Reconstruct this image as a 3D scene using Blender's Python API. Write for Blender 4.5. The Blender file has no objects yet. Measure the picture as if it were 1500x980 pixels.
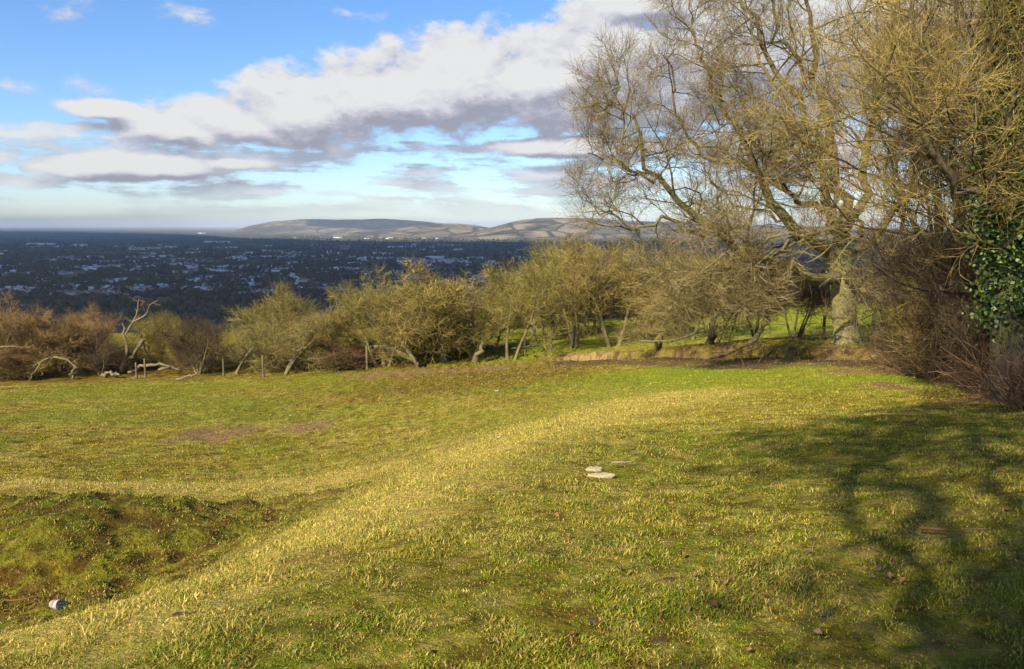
import bpy, math, random
import numpy as np
from mathutils import Vector

# ------------------------------------------------------------------ basics
random.seed(7)
RNG = np.random.default_rng(7)
scn = bpy.context.scene
COL = scn.collection
F = 1248.0                     # focal length in photo pixels (1500 wide)
EYE = 1.65
PITCH = math.radians(7.33)
CP, SP = math.cos(PITCH), math.sin(PITCH)

def ray(px, py):
    dx, dy = (px - 750.0) / F, (490.0 - py) / F
    return np.array([dx, CP + dy * SP, dy * CP - SP])

def P(px, py, Y):              # world point on the sight line at depth Y (metres along +Y)
    r = ray(px, py)
    k = Y / r[1]
    return np.array([r[0] * k, Y, EYE + r[2] * k])

def azel(px, py):
    r = ray(px, py)
    return math.degrees(math.atan2(r[0], r[1])), math.degrees(math.atan2(r[2], math.hypot(r[0], r[1])))

SUN_TO = np.array([-0.60, -0.80])
SUN_EL = math.radians(33)

# ------------------------------------------------------------------ numpy noise
def _hash(ix, iy, s):
    h = (ix.astype(np.int64) * 374761393 + iy.astype(np.int64) * 668265263 + s * 1442695041) & 0xFFFFFFFF
    h = ((h ^ (h >> 13)) * 1274126177) & 0xFFFFFFFF
    return ((h ^ (h >> 16)) & 0xFFFFFF) / float(0xFFFFFF)

def vnoise(x, y, s=0):
    ix, iy = np.floor(x), np.floor(y)
    fx, fy = x - ix, y - iy
    fx, fy = fx * fx * fx * (fx * (fx * 6 - 15) + 10), fy * fy * fy * (fy * (fy * 6 - 15) + 10)
    a, b = _hash(ix, iy, s), _hash(ix + 1, iy, s)
    c, d = _hash(ix, iy + 1, s), _hash(ix + 1, iy + 1, s)
    return (a * (1 - fx) + b * fx) * (1 - fy) + (c * (1 - fx) + d * fx) * fy

def fbm(x, y, o=4, s=0):
    t, a, n = 0, 0.5, 0
    for k in range(o):
        c, sn = math.cos(k * 1.1), math.sin(k * 1.1)
        t = t + a * vnoise((x * c - y * sn) * 2 ** k + 17.3 * k, (x * sn + y * c) * 2 ** k - 9.1 * k, s + k)
        n += a
        a *= 0.5
    return t / n

def sstep(a, b, x):
    t = np.clip((x - a) / (b - a), 0, 1)
    return t * t * (3 - 2 * t)

# ------------------------------------------------------------------ terrain
PY = np.array([-400, -60, 0, 10, 20, 30, 45, 60, 90, 150, 300, 600, 1000, 1500, 2200], float)
PZ = np.array([12, 1.6, 0, -1.0, -2.0, -3.0, -5.0, -6.6, -11, -22, -54, -118, -166, -180, -180], float)
_ty = np.arange(-400, 2200, 1.0)
_tz = np.interp(_ty, PY, PZ)
_k = np.exp(-0.5 * (np.arange(-40, 41) / 9.0) ** 2); _k /= _k.sum()
_tz = np.convolve(np.pad(_tz, 40, mode='edge'), _k, 'valid')

def base_z(y):
    return np.interp(y, _ty, _tz)

CTRL = [  # photo x, photo y, depth
    (750, 980, 3.0), (1400, 980, 3.0), (100, 985, 3.0), (420, 960, 3.1),
    (0, 945, 3.4), (200, 882, 4.0), (400, 810, 4.9), (550, 735, 6.5), (700, 660, 8.8), (830, 615, 12), (1000, 580, 16.3),
    (80, 890, 6.1), (80, 800, 6.8), (80, 740, 7.7), (80, 715, 9.4), (80, 700, 11), (80, 640, 18), (80, 600, 27), (80, 560, 43),
    (-150, 800, 7.2), (-150, 715, 9.6), (-150, 600, 27), (-150, 560, 43), (-150, 900, 6.2), (-200, 985, 3.3),
    (240, 820, 7.0), (200, 890, 5.0), (240, 745, 8.2), (240, 715, 10),
    (400, 700, 12.6), (400, 640, 19), (400, 600, 26), (400, 560, 40), (300, 760, 8.5), (450, 750, 7.8), (550, 700, 9.8),
    (600, 660, 13.0), (700, 620, 17.8), (600, 600, 22), (750, 580, 23), (650, 560, 33), (750, 540, 40), (570, 540, 43),
    (860, 522, 42), (800, 500, 52), (950, 540, 30), (900, 580, 18.5), (900, 620, 11.8), (900, 700, 6.8),
    (1000, 500, 46), (1100, 537, 26.5), (1150, 500, 33), (1150, 455, 60), (1000, 470, 60), (1280, 455, 55), (1240, 508, 30),
    (1400, 560, 17), (1300, 532, 24), (1200, 600, 12.5), (1200, 700, 6.4), (1480, 600, 10), (1480, 700, 5.6), (1100, 560, 20),
    (1650, 600, 11), (1650, 560, 20), (1600, 500, 40), (100, 485, 75), (400, 500, 62),
]
_cw = np.array([P(*c) for c in CTRL])
_cw = np.vstack([_cw, [[x, y, base_z(y)] for x in (-12, -4, 4, 12) for y in (-6, -14)],
                 [[x, y, base_z(y) + 0.2] for x in (-4, 0, 4) for y in (1.2,)]])
_cr = _cw[:, 2] - base_z(_cw[:, 1])

def _phi(r2):
    return 0.5 * r2 * np.log(r2 + 1e-9)
_n = len(_cw)
_A = np.zeros((_n + 3, _n + 3))
_d2 = ((_cw[:, None, :2] - _cw[None, :, :2]) ** 2).sum(-1)
_A[:_n, :_n] = _phi(_d2) + np.eye(_n) * 0.02
_A[:_n, _n] = 1; _A[:_n, _n + 1:] = _cw[:, :2]
_A[_n, :_n] = 1; _A[_n + 1:, :_n] = _cw[:, :2].T
_w = np.linalg.solve(_A, np.concatenate([_cr, np.zeros(3)]))

BX = np.array([0.0, 3.5, 6.6, 9.3, 11.5, 14.0]); BY = np.array([45, 41.0, 33.5, 29.5, 27.0, 25.5])

def bank_s(x, y):
    return y - np.interp(x, BX, BY) + 2.6 * (fbm(x * 0.7, x * 0.3 + 3.0, 3, 5) - 0.5)

def ground_z(x, y):
    x = np.asarray(x, float); y = np.asarray(y, float)
    shp = np.broadcast(x, y).shape
    x = np.broadcast_to(x, shp).ravel(); y = np.broadcast_to(y, shp).ravel()
    z = base_z(y).copy()
    m = sstep(-75, -48, x) * (1 - sstep(40, 65, x)) * sstep(-25, -8, y) * (1 - sstep(62, 105, y))
    idx = np.nonzero(m > 1e-4)[0]
    for a in range(0, len(idx), 20000):
        i = idx[a:a + 20000]
        q = np.stack([x[i], y[i]], 1)
        d2 = (q[:, None, 0] - _cw[None, :, 0]) ** 2 + (q[:, None, 1] - _cw[None, :, 1]) ** 2
        v = _phi(d2) @ _w[:_n] + _w[_n] + q @ _w[_n + 1:]
        z[i] += v * m[i]
    s = bank_s(x, y)
    tap = sstep(1.5, 4.5, x) * (1 - sstep(11.5, 14.5, x))
    z += tap * (0.26 * sstep(-0.7, 0.9, s + .5 * (vnoise(x * 2.2, y * 2.2, 15) - .5)) * np.exp(-np.clip(s - 0.4, 0, None) / 5.0) - 0.22 * np.exp(-((s + 0.9) / 0.8) ** 2))
    return z.reshape(shp)

def hit(px, py, y0=2.0, y1=120.0):     # where the sight line meets the field
    Y = np.exp(np.linspace(math.log(y0), math.log(y1), 900))
    r = ray(px, py)
    k = Y / r[1]
    x, z = r[0] * k, EYE + r[2] * k
    d = z - ground_z(x, Y)
    j = np.nonzero(d < 0)[0]
    if len(j) == 0:
        return None
    j = j[0]
    return np.array([x[j], Y[j], float(ground_z(x[j], Y[j]))])

def on_ground(x, y, dz=0.0):
    return Vector((float(x), float(y), float(ground_z(x, y)) + dz))

# ------------------------------------------------------------------ mesh helpers
def mk_mesh(name, verts, faces, attrs=None, smooth=True, mats=None, mat_idx=None):
    """faces: list of (M,k) int arrays"""
    me = bpy.data.meshes.new(name)
    verts = np.ascontiguousarray(verts, dtype=np.float32)
    me.vertices.add(len(verts)); me.vertices.foreach_set('co', verts.ravel())
    loops = np.concatenate([f.ravel() for f in faces]).astype(np.int32)
    sizes = np.concatenate([np.full(len(f), f.shape[1], np.int32) for f in faces])
    starts = np.concatenate([[0], np.cumsum(sizes)[:-1]]).astype(np.int32)
    me.loops.add(len(loops)); me.loops.foreach_set('vertex_index', loops)
    me.polygons.add(len(sizes)); me.polygons.foreach_set('loop_start', starts)
    if smooth:
        me.polygons.foreach_set('use_smooth', np.ones(len(sizes), bool))
    if mat_idx is not None:
        me.polygons.foreach_set('material_index', np.asarray(mat_idx, np.int32))
    me.update(calc_edges=True)
    for k, v in (attrs or {}).items():
        v = np.asarray(v, np.float32)
        if v.ndim == 1:
            a = me.attributes.new(k, 'FLOAT', 'POINT'); a.data.foreach_set('value', v)
        else:
            a = me.attributes.new(k, 'FLOAT_COLOR', 'POINT')
            c = np.ones((len(v), 4), np.float32); c[:, :3] = v[:, :3]
            a.data.foreach_set('color', c.ravel())
    for m in (mats or []):
        me.materials.append(m)
    return me

def link(name, me, parent=None, loc=None):
    o = bpy.data.objects.new(name, me); COL.objects.link(o)
    if parent is not None: o.parent = parent
    if loc is not None: o.location = loc
    return o

def tag(o, label=None, cat=None, group=None, kind=None):
    if label: o['label'] = label
    if cat: o['category'] = cat
    if group: o['group'] = group
    if kind: o['kind'] = kind
    return o

def empty(name, loc, label, cat, group=None, rz=0.0):
    o = bpy.data.objects.new(name, None); COL.objects.link(o)
    o.empty_display_size = 0.3
    o.location = loc; o.rotation_euler = (0, 0, rz)
    return tag(o, label, cat, group)

def copy_tree(root):
    r = root.copy(); COL.objects.link(r)
    for ch in root.children:
        c = ch.copy(); COL.objects.link(c); c.parent = r
        for g in ch.children:
            d = g.copy(); COL.objects.link(d); d.parent = c
    return r

def norm(v):
    return v / (np.linalg.norm(v, axis=-1, keepdims=True) + 1e-9)

class Tubes:
    """collects branches (polylines with radii) and turns them into one mesh"""
    def __init__(s): s.parts = []
    def add(s, Pt, R, sides, tint=None):
        B = len(Pt)
        s.parts.append((np.asarray(Pt, float), np.asarray(R, float), sides, RNG.random(B) if tint is None else np.full(B, tint)))
    def mesh(s, name, mat, rough=0.0):
        V, Fq, T, off = [], [], [], 0
        for Pt, R, S, tint in s.parts:
            B, N, _ = Pt.shape
            t = np.empty_like(Pt)
            t[:, 1:-1] = Pt[:, 2:] - Pt[:, :-2]; t[:, 0] = Pt[:, 1] - Pt[:, 0]; t[:, -1] = Pt[:, -1] - Pt[:, -2]
            t = norm(t)
            md = norm(Pt[:, -1] - Pt[:, 0])
            ref = np.where(np.abs(md[:, 2:3]) < 0.75, np.array([[0, 0, 1.0]]), np.array([[1.0, 0.2, 0]]))[:, None, :]
            n1 = norm(ref - (ref * t).sum(-1, keepdims=True) * t)
            n2 = np.cross(t, n1)
            a = np.arange(S) / S * 2 * math.pi
            rr = R[:, :, None] * (1 + rough * (RNG.random((B, N, S)) - 0.5)) if rough else np.repeat(R[:, :, None], S, 2)
            v = Pt[:, :, None, :] + rr[..., None] * (np.cos(a)[None, None, :, None] * n1[:, :, None, :] + np.sin(a)[None, None, :, None] * n2[:, :, None, :])
            V.append(v.reshape(-1, 3)); T.append(np.repeat(tint, N * S))
            b = np.arange(B)[:, None, None] * N * S; i = np.arange(N - 1)[None, :, None] * S; j = np.arange(S)[None, None, :]; j2 = (j + 1) % S
            q = np.stack([b + i + j, b + i + j2, b + i + S + j2, b + i + S + j], -1).reshape(-1, 4) + off
            Fq.append(q); off += B * N * S
        return mk_mesh(name, np.concatenate(V), Fq, {'tint': np.concatenate(T)}, True, [mat])

def resample(pts, radii, N):
    pts = np.asarray(pts, float)
    # smooth polyline through the points (Catmull-Rom), N samples
    d = np.concatenate([[0], np.cumsum(np.linalg.norm(np.diff(pts, axis=0), axis=1))])
    u = np.linspace(0, d[-1], N)
    ext = np.vstack([2 * pts[0] - pts[1], pts, 2 * pts[-1] - pts[-2]])
    out = np.zeros((N, 3))
    for k, s in enumerate(u):
        i = min(np.searchsorted(d, s, 'right') - 1, len(pts) - 2)
        t = (s - d[i]) / (d[i + 1] - d[i] + 1e-9)
        p0, p1, p2, p3 = ext[i:i + 4]
        out[k] = 0.5 * (2 * p1 + (p2 - p0) * t + (2 * p0 - 5 * p1 + 4 * p2 - p3) * t * t + (3 * p1 - p0 - 3 * p2 + p3) * t ** 3)
    return out, np.interp(u, d, radii)

def grow(rng, Pt, R, n, t0, t1, ang, angv, ratio, N, wob, trop, rr, tip=0.35, lmin=0.0, taper=0.55, rmin=0.0):
    B, Np, _ = Pt.shape
    L = np.linalg.norm(np.diff(Pt, axis=1), axis=2).sum(1)
    idx = np.repeat(np.arange(B), n)
    t = t0 + (t1 - t0) * ((np.tile(np.arange(n), B) + rng.random(B * n)) / n)
    f = np.clip(t * (Np - 1), 0, Np - 1.001); i = f.astype(int); fr = (f - i)[:, None]
    p = Pt[idx, i] * (1 - fr) + Pt[idx, i + 1] * fr
    tn = norm(Pt[idx, i + 1] - Pt[idx, i])
    r = R[idx, i] * (1 - fr[:, 0]) + R[idx, i + 1] * fr[:, 0]
    az = np.tile(np.arange(n), B) * 2.4 + np.repeat(rng.random(B) * 6.28, n) + rng.normal(0, 0.5, B * n)
    rv = np.where(np.abs(tn[:, 2:3]) < 0.8, np.array([[0, 0, 1.0]]), np.array([[1.0, 0, 0]]))
    a1 = norm(np.cross(tn, rv)); a2 = np.cross(tn, a1)
    perp = a1 * np.cos(az)[:, None] + a2 * np.sin(az)[:, None]
    an = np.clip(ang + rng.normal(0, angv, B * n), 0.1, 1.7)[:, None]
    d = norm(tn * np.cos(an) + perp * np.sin(an))
    ln = np.maximum(L[idx] * ratio * (1 - taper * (t - t0) / (t1 - t0 + 1e-6)) * rng.uniform(0.65, 1.3, B * n), lmin)
    out = np.zeros((B * n, N, 3)); out[:, 0] = p
    st = (ln / (N - 1))[:, None]
    tr = np.asarray(trop, float)
    for k in range(1, N):
        d = norm(d + rng.normal(0, wob, d.shape) + tr * (0.5 + k / N))
        out[:, k] = out[:, k - 1] + d * st
    r0 = np.maximum(np.minimum(r * 0.72, ln * 0.0115), rmin)
    rad = r0[:, None] * np.linspace(1, tip, N)[None, :]
    return out, rad

# ------------------------------------------------------------------ materials
def new_mat(name):
    m = bpy.data.materials.new(name); m.use_nodes = True
    nt = m.node_tree; nt.nodes.clear()
    out = nt.nodes.new('ShaderNodeOutputMaterial')
    b = nt.nodes.new('ShaderNodeBsdfPrincipled')
    nt.links.new(b.outputs[0], out.inputs[0])
    b.inputs['Specular IOR Level'].default_value = 0.25
    return m, nt, b, out

def ramp(nt, fac, stops):
    r = nt.nodes.new('ShaderNodeValToRGB')
    while len(r.color_ramp.elements) > len(stops): r.color_ramp.elements.remove(r.color_ramp.elements[-1])
    while len(r.color_ramp.elements) < len(stops): r.color_ramp.elements.new(0.5)
    for e, (p, c) in zip(r.color_ramp.elements, stops):
        e.position = p; e.color = (*c, 1)
    nt.links.new(fac, r.inputs[0])
    return r.outputs[0]

def noise(nt, scale, detail=4, rough=0.55, vec=None, dim='3D'):
    n = nt.nodes.new('ShaderNodeTexNoise'); n.noise_dimensions = dim
    n.inputs['Scale'].default_value = scale; n.inputs['Detail'].default_value = detail; n.inputs['Roughness'].default_value = rough
    if vec is not None: nt.links.new(vec, n.inputs['Vector'])
    return n.outputs[0]

def objco(nt):
    return nt.nodes.new('ShaderNodeTexCoord').outputs['Object']

def math_n(nt, op, a, b=None, c=None, clamp=False):
    n = nt.nodes.new('ShaderNodeMath'); n.operation = op; n.use_clamp = clamp
    for k, v in enumerate((a, b, c)):
        if v is None: continue
        if isinstance(v, (int, float)): n.inputs[k].default_value = v
        else: nt.links.new(v, n.inputs[k])
    return n.outputs[0]

def mixc(nt, fac, a, b, mode='MIX'):
    n = nt.nodes.new('ShaderNodeMix'); n.data_type = 'RGBA'; n.blend_type = mode
    for k, v in ((0, fac), (6, a), (7, b)):
        if isinstance(v, (int, float)): n.inputs[k].default_value = v
        elif isinstance(v, tuple): n.inputs[k].default_value = (*v, 1)
        else: nt.links.new(v, n.inputs[k])
    return n.outputs[2]

def attr(nt, name, out='Color'):
    a = nt.nodes.new('ShaderNodeAttribute'); a.attribute_name = name
    return a.outputs[out]

def bump(nt, b, h, strength, dist):
    n = nt.nodes.new('ShaderNodeBump'); n.inputs['Strength'].default_value = strength; n.inputs['Distance'].default_value = dist
    nt.links.new(h, n.inputs['Height']); nt.links.new(n.outputs[0], b.inputs['Normal'])

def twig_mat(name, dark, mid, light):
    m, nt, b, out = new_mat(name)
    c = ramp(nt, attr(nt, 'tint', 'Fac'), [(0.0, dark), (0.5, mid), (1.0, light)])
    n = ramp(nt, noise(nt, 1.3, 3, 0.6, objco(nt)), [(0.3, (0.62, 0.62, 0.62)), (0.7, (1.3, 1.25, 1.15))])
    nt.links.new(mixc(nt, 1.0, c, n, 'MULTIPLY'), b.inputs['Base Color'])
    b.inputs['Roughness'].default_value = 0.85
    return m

def bark_mat(name, dark, light, moss, mossamt):
    m, nt, b, out = new_mat(name)
    co = objco(nt)
    mp = nt.nodes.new('ShaderNodeMapping'); mp.inputs['Scale'].default_value = (1, 1, 0.28); nt.links.new(co, mp.inputs[0])
    h = noise(nt, 9, 6, 0.65, mp.outputs[0])
    c = ramp(nt, h, [(0.32, dark), (0.68, light)])
    mo = ramp(nt, noise(nt, 2.2, 4, 0.6, co), [(0.5 - mossamt * 0.3, (0, 0, 0)), (0.62, (1, 1, 1))])
    c = mixc(nt, mo, c, moss)
    nt.links.new(c, b.inputs['Base Color']); b.inputs['Roughness'].default_value = 0.9
    bump(nt, b, h, 0.9, 0.05)
    return m

TW = {
    'ash': twig_mat('ash_twigs', (0.045, 0.034, 0.016), (0.205, 0.155, 0.055), (0.44, 0.35, 0.16)),
    'olive': twig_mat('olive_twigs', (0.05, 0.037, 0.010), (0.20, 0.168, 0.036), (0.42, 0.34, 0.09)),
    'golden': twig_mat('golden_twigs', (0.055, 0.037, 0.014), (0.25, 0.19, 0.05), (0.52, 0.40, 0.13)),
    'russet': twig_mat('russet_twigs', (0.07, 0.042, 0.018), (0.25, 0.155, 0.055), (0.46, 0.31, 0.125)),
    'greygreen': twig_mat('grey_green_twigs', (0.06, 0.05, 0.016), (0.24, 0.20, 0.05), (0.48, 0.41, 0.15)),
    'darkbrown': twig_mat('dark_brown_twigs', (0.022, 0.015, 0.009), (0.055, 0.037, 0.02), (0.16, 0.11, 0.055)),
    'bramble': twig_mat('bramble_stems', (0.05, 0.025, 0.014), (0.14, 0.07, 0.033), (0.36, 0.22, 0.11)),
    'pale': twig_mat('pale_dead_twigs', (0.24, 0.19, 0.12), (0.38, 0.30, 0.19), (0.52, 0.43, 0.29)),
}
BK = {
    'ash': bark_mat('mossy_ash_bark', (0.11, 0.095, 0.055), (0.34, 0.30, 0.20), (0.24, 0.22, 0.06), 0.5),
    'ashlimb': bark_mat('ash_limb_bark', (0.05, 0.04, 0.022), (0.20, 0.165, 0.09), (0.15, 0.13, 0.04), 0.5),
    'thorn': bark_mat('thorn_bark', (0.06, 0.045, 0.028), (0.22, 0.17, 0.10), (0.17, 0.15, 0.05), 0.35),
    'dead': bark_mat('weathered_dead_wood', (0.085, 0.06, 0.04), (0.27, 0.205, 0.135), (0.16, 0.13, 0.07), 0.3),
    'dark': bark_mat('dark_bark', (0.04, 0.03, 0.02), (0.14, 0.10, 0.06), (0.10, 0.09, 0.03), 0.3),
}
def leaf_mat(name, stops, rough, spec=0.5):
    m, nt, b, out = new_mat(name)
    nt.links.new(ramp(nt, attr(nt, 'tint', 'Fac'), stops), b.inputs['Base Color'])
    b.inputs['Roughness'].default_value = rough; b.inputs['Specular IOR Level'].default_value = spec
    return m
IVY = leaf_mat('ivy_leaves', [(0, (0.012, 0.026, 0.005)), (0.6, (0.045, 0.08, 0.012)), (1, (0.19, 0.25, 0.03))], 0.5)
GORSE = leaf_mat('gorse_flowers', [(0, (0.10, 0.10, 0.02)), (0.35, (0.45, 0.26, 0.02)), (1, (0.75, 0.45, 0.03))], 0.7, 0.2)
LICHEN = leaf_mat('lichen_leaves', [(0, (0.10, 0.10, 0.02)), (0.6, (0.22, 0.19, 0.03)), (1, (0.34, 0.27, 0.04))], 0.7, 0.2)

def simple_mat(name, col, rough=0.8, var=0.25, scale=3.0, bmp=0.0):
    m, nt, b, out = new_mat(name)
    n = noise(nt, scale, 5, 0.6, objco(nt))
    lo = tuple(c * (1 - var) for c in col); hi = tuple(min(1, c * (1 + var)) for c in col)
    nt.links.new(ramp(nt, n, [(0.3, lo), (0.7, hi)]), b.inputs['Base Color'])
    b.inputs['Roughness'].default_value = rough
    if bmp: bump(nt, b, n, 0.7, bmp)
    return m

# ------------------------------------------------------------------ field colours (what grows where)
def hits(lst):
    return np.array([hit(*p)[:2] for p in lst if hit(*p) is not None])

RIDGE = hits([(0, 950), (120, 915), (260, 865), (400, 812), (520, 755), (620, 705), (700, 662), (770, 638), (840, 616), (930, 594), (1010, 578)])
LEDGE = hits([(-120, 712), (0, 712), (100, 712), (220, 713), (330, 712), (430, 705), (520, 695)])
SLOT = hits([(330, 745), (430, 728), (545, 707), (640, 688)])
BARE = [(*hit(290, 637)[:2], .45, 1.7), (*hit(345, 634)[:2], .6, 1.9), (*hit(450, 624)[:2], .9, 1.2),
        (*hit(1300, 566)[:2], .55, 1.6), (*hit(1290, 545)[:2], .6, 1.2), (*hit(1385, 592)[:2], .35, .35), (*hit(1235, 545)[:2], .8, 1.0),
        (*hit(620, 546)[:2], 4.0, 1.6), (*hit(700, 541)[:2], 3.0, 1.5), (*hit(560, 551)[:2], 2.0, 0.8)]

def polydist(x, y, L):
    d = np.full(x.shape, 1e9)
    for a, b in zip(L[:-1], L[1:]):
        ab = b - a
        t = np.clip(((x - a[0]) * ab[0] + (y - a[1]) * ab[1]) / (ab @ ab), 0, 1)
        d = np.minimum(d, np.hypot(x - a[0] - t * ab[0], y - a[1] - t * ab[1]))
    return d

def side_of_ridge(x, y):      # >0 on the hollow's side (left of the ridge)
    i = np.interp(y, RIDGE[:, 1], RIDGE[:, 0])
    return i - x

C_GREEN = np.array([0.170, 0.200, 0.010]); C_BRIGHT = np.array([0.235, 0.300, 0.014]); C_OLIVE = np.array([0.275, 0.230, 0.014])
C_DRY = np.array([0.55, 0.42, 0.105]); C_EARTH = np.array([0.25, 0.15, 0.075]); C_SAND = np.array([0.44, 0.31, 0.13]); C_MUD = np.array([0.085, 0.050, 0.030])
C_BROWN = np.array([0.17, 0.10, 0.018])

def lerp(a, b, t): return a + (b - a) * t[:, None]

def field_colour(x, y):
    n1 = fbm(x * 0.35, y * 0.35, 4, 1); n2 = fbm(x * 1.6, y * 1.6, 4, 11); n3 = fbm(x * 6, y * 6, 3, 21); n4 = fbm(x * 0.12, y * 0.10, 3, 31); n5 = fbm(x * 13, y * 13, 2, 23)
    c = np.tile(C_OLIVE, (len(x), 1))
    c = lerp(c, C_GREEN, sstep(0.42, 0.62, n1 * 0.55 + n2 * 0.45))
    c = lerp(c, C_DRY * 0.8, 0.85 * sstep(0.50, 0.66, n2 * 0.5 + n3 * 0.5))
    c = lerp(c, C_BROWN, 0.9 * sstep(0.53, 0.64, n3 * 0.5 + (1 - n2) * 0.5))
    nearg = (1 - sstep(7.0, 10.5, y)) * sstep(0.3, 1.6, x - np.interp(y, RIDGE[:, 1], RIDGE[:, 0]))
    c = lerp(c, C_GREEN * 0.85, nearg * (.30 + .5 * sstep(.42, .6, n1)))
    c = lerp(c, C_BROWN * .75, nearg * .7 * sstep(.56, .66, n2 * .5 + n5 * .5))
    c = lerp(c, C_DRY * .75, .6 * sstep(.56, .7, n5)); c = lerp(c, C_BROWN * .7, .8 * sstep(.55, .68, 1 - n5 * .7 - n3 * .3))
    dr = polydist(x, y, RIDGE); sd = side_of_ridge(x, y)
    w = 0.35 + 0.055 * y
    # pale dry grass along the edge and down its far flank
    f = np.exp(-(dr / w) ** 2) * (0.45 + 0.9 * n2) + 0.35 * sstep(0, 0.6, sd) * np.exp(-(dr / (w * 3.2)) ** 2)
    c = lerp(c, C_DRY, np.clip(f * 1.25, 0, 0.95) * 0.9)
    f = np.exp(-(polydist(x, y, LEDGE) / (0.55 + 0.4 * n1)) ** 2)
    c = lerp(c, C_DRY * 0.9, np.clip(f * (0.5 + n2), 0, 0.95))
    # scarp tussocks in brown with painted shade between them; brown tussocks on far slope
    hollow = sstep(0.5, 1.4, sd) * (1 - sstep(8.6, 9.6, y)) * sstep(4.0, 5.5, y)
    c = lerp(c, C_BROWN * 0.5, hollow * sstep(0.44, 0.53, n2 * .2 + n3 * .4 + n5 * .4) * 0.9 * (1 - sstep(-2.5, -0.8, x)))
    c = lerp(c, C_GREEN * 0.8, hollow * sstep(0.5, 0.58, 1 - n3 * .6 - n5 * .4) * 0.45)
    far = sstep(24, 30, y) * (1 - sstep(38, 44, y)) * sstep(-9.5, -3, x) * (1 - sstep(2.2, 4.2, x + (y - 30) * 0.05))
    c = lerp(c, C_BROWN * 0.95, far * (0.45 + 0.55 * sstep(0.42, 0.55, n2 * .5 + n3 * .5)) * 0.9)
    fl = sstep(12, 17, y) * (1 - far) * sstep(0.2, 3, sd) * (1 - sstep(44, 50, y))
    c = lerp(c, C_GREEN * 1.05, 0.5 * fl * sstep(0.40, 0.6, n1 * .6 + n4 * .4))
    # lush strip by the bank
    gs = np.exp(-((x - 5.0 - (24 - y) * 0.08) / 3.3) ** 2) * sstep(16, 20, y) * (1 - sstep(29, 32, y)) + 0.7 * sstep(3, 6, x) * sstep(12, 18, y) * (1 - sstep(24, 28, y))
    c = lerp(c, C_BRIGHT, np.clip(gs, 0, 1) * (0.45 + 0.5 * n1))
    c = lerp(c, C_BRIGHT * 1.05, sstep(42, 48, y) * 0.75 * sstep(-6, 2, x))
    c = lerp(c, C_OLIVE * 0.8, sstep(46, 52, y) * 0.8 * (1 - sstep(-6, 2, x)))
    c = lerp(c, C_BROWN * 0.45, 0.8 * np.exp(-(polydist(x, y, SLOT) / 0.12) ** 2) * sstep(0.35, 0.6, n2))
    for bx, by, rx, ry in BARE:
        f = 1 - sstep(0.5, 1.15, np.hypot((x - bx) / rx, (y - by) / ry) + 0.9 * (n2 - 0.5) + 0.7 * (n3 - .5))
        c = lerp(c, C_EARTH * 1.05, f * 0.85)
    s = bank_s(x, y); tap = sstep(1.0, 3.0, x) * (1 - sstep(12.5, 15.0, x))
    mud = tap * sstep(-8.5, -5.5, s + 1.5 * (n1 - .5)) * (1 - sstep(-0.3, 0.1, s))
    c = lerp(c, C_EARTH * 0.55, np.clip(mud * (0.25 + 1.5 * n2), 0, .95))
    c = lerp(c, C_MUD, tap * np.exp(-((s + 2.2) / 1.8) ** 2) * sstep(0.34, 0.46, n2))
    face = tap * sstep(-0.8, -0.4, s) * (1 - sstep(0.6, 1.6, s + n2 - .5))
    sandy = 1 - sstep(4.0, 6.0, x)
    c = lerp(c, C_SAND, face * sandy * 0.9)
    c = lerp(c, C_EARTH * 0.95, face * (1 - sandy) * (0.45 + 0.4 * n2))
    c = lerp(c, C_DRY * 0.55, face * 0.5 * sstep(.52, .62, n3))
    c = lerp(c, C_MUD, face * 0.8 * sstep(.53, .62, 1 - n3 * .6 - n2 * .4))
    c = lerp(c, C_OLIVE * .7, face * .6 * sstep(.56, .64, n2))
    # worn ground under the thorn row on the left and by the hedge on the right
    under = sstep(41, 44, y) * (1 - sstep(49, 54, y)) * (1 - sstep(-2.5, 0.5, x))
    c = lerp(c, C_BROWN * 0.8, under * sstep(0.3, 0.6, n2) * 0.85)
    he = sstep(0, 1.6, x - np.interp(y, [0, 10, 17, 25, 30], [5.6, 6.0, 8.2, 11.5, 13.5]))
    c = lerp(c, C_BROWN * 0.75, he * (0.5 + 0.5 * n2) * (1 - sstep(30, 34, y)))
    return np.clip(c, 0.004, 1)

def tuss(x, y):
    sd = side_of_ridge(x, y)
    amp = 0.016 + 0.045 * sstep(0.4, 1.5, sd) * (1 - sstep(9, 11, y)) + 0.07 * sstep(22, 28, y) * sstep(-10, -4, x) * (1 - sstep(3, 5, x)) + 0.03 * sstep(0.5, 2, sd)
    amp = amp * (1 - .8 * np.exp(-(polydist(x, y, LEDGE) / .9) ** 2))
    t = fbm(x * 4.2, y * 4.2, 3, 41) - 0.5
    u = fbm(x * 0.9, y * 0.9, 3, 51) - 0.5
    return amp * (2.6 * t) + 0.12 * u * sstep(2, 6, np.hypot(x, y))

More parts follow.
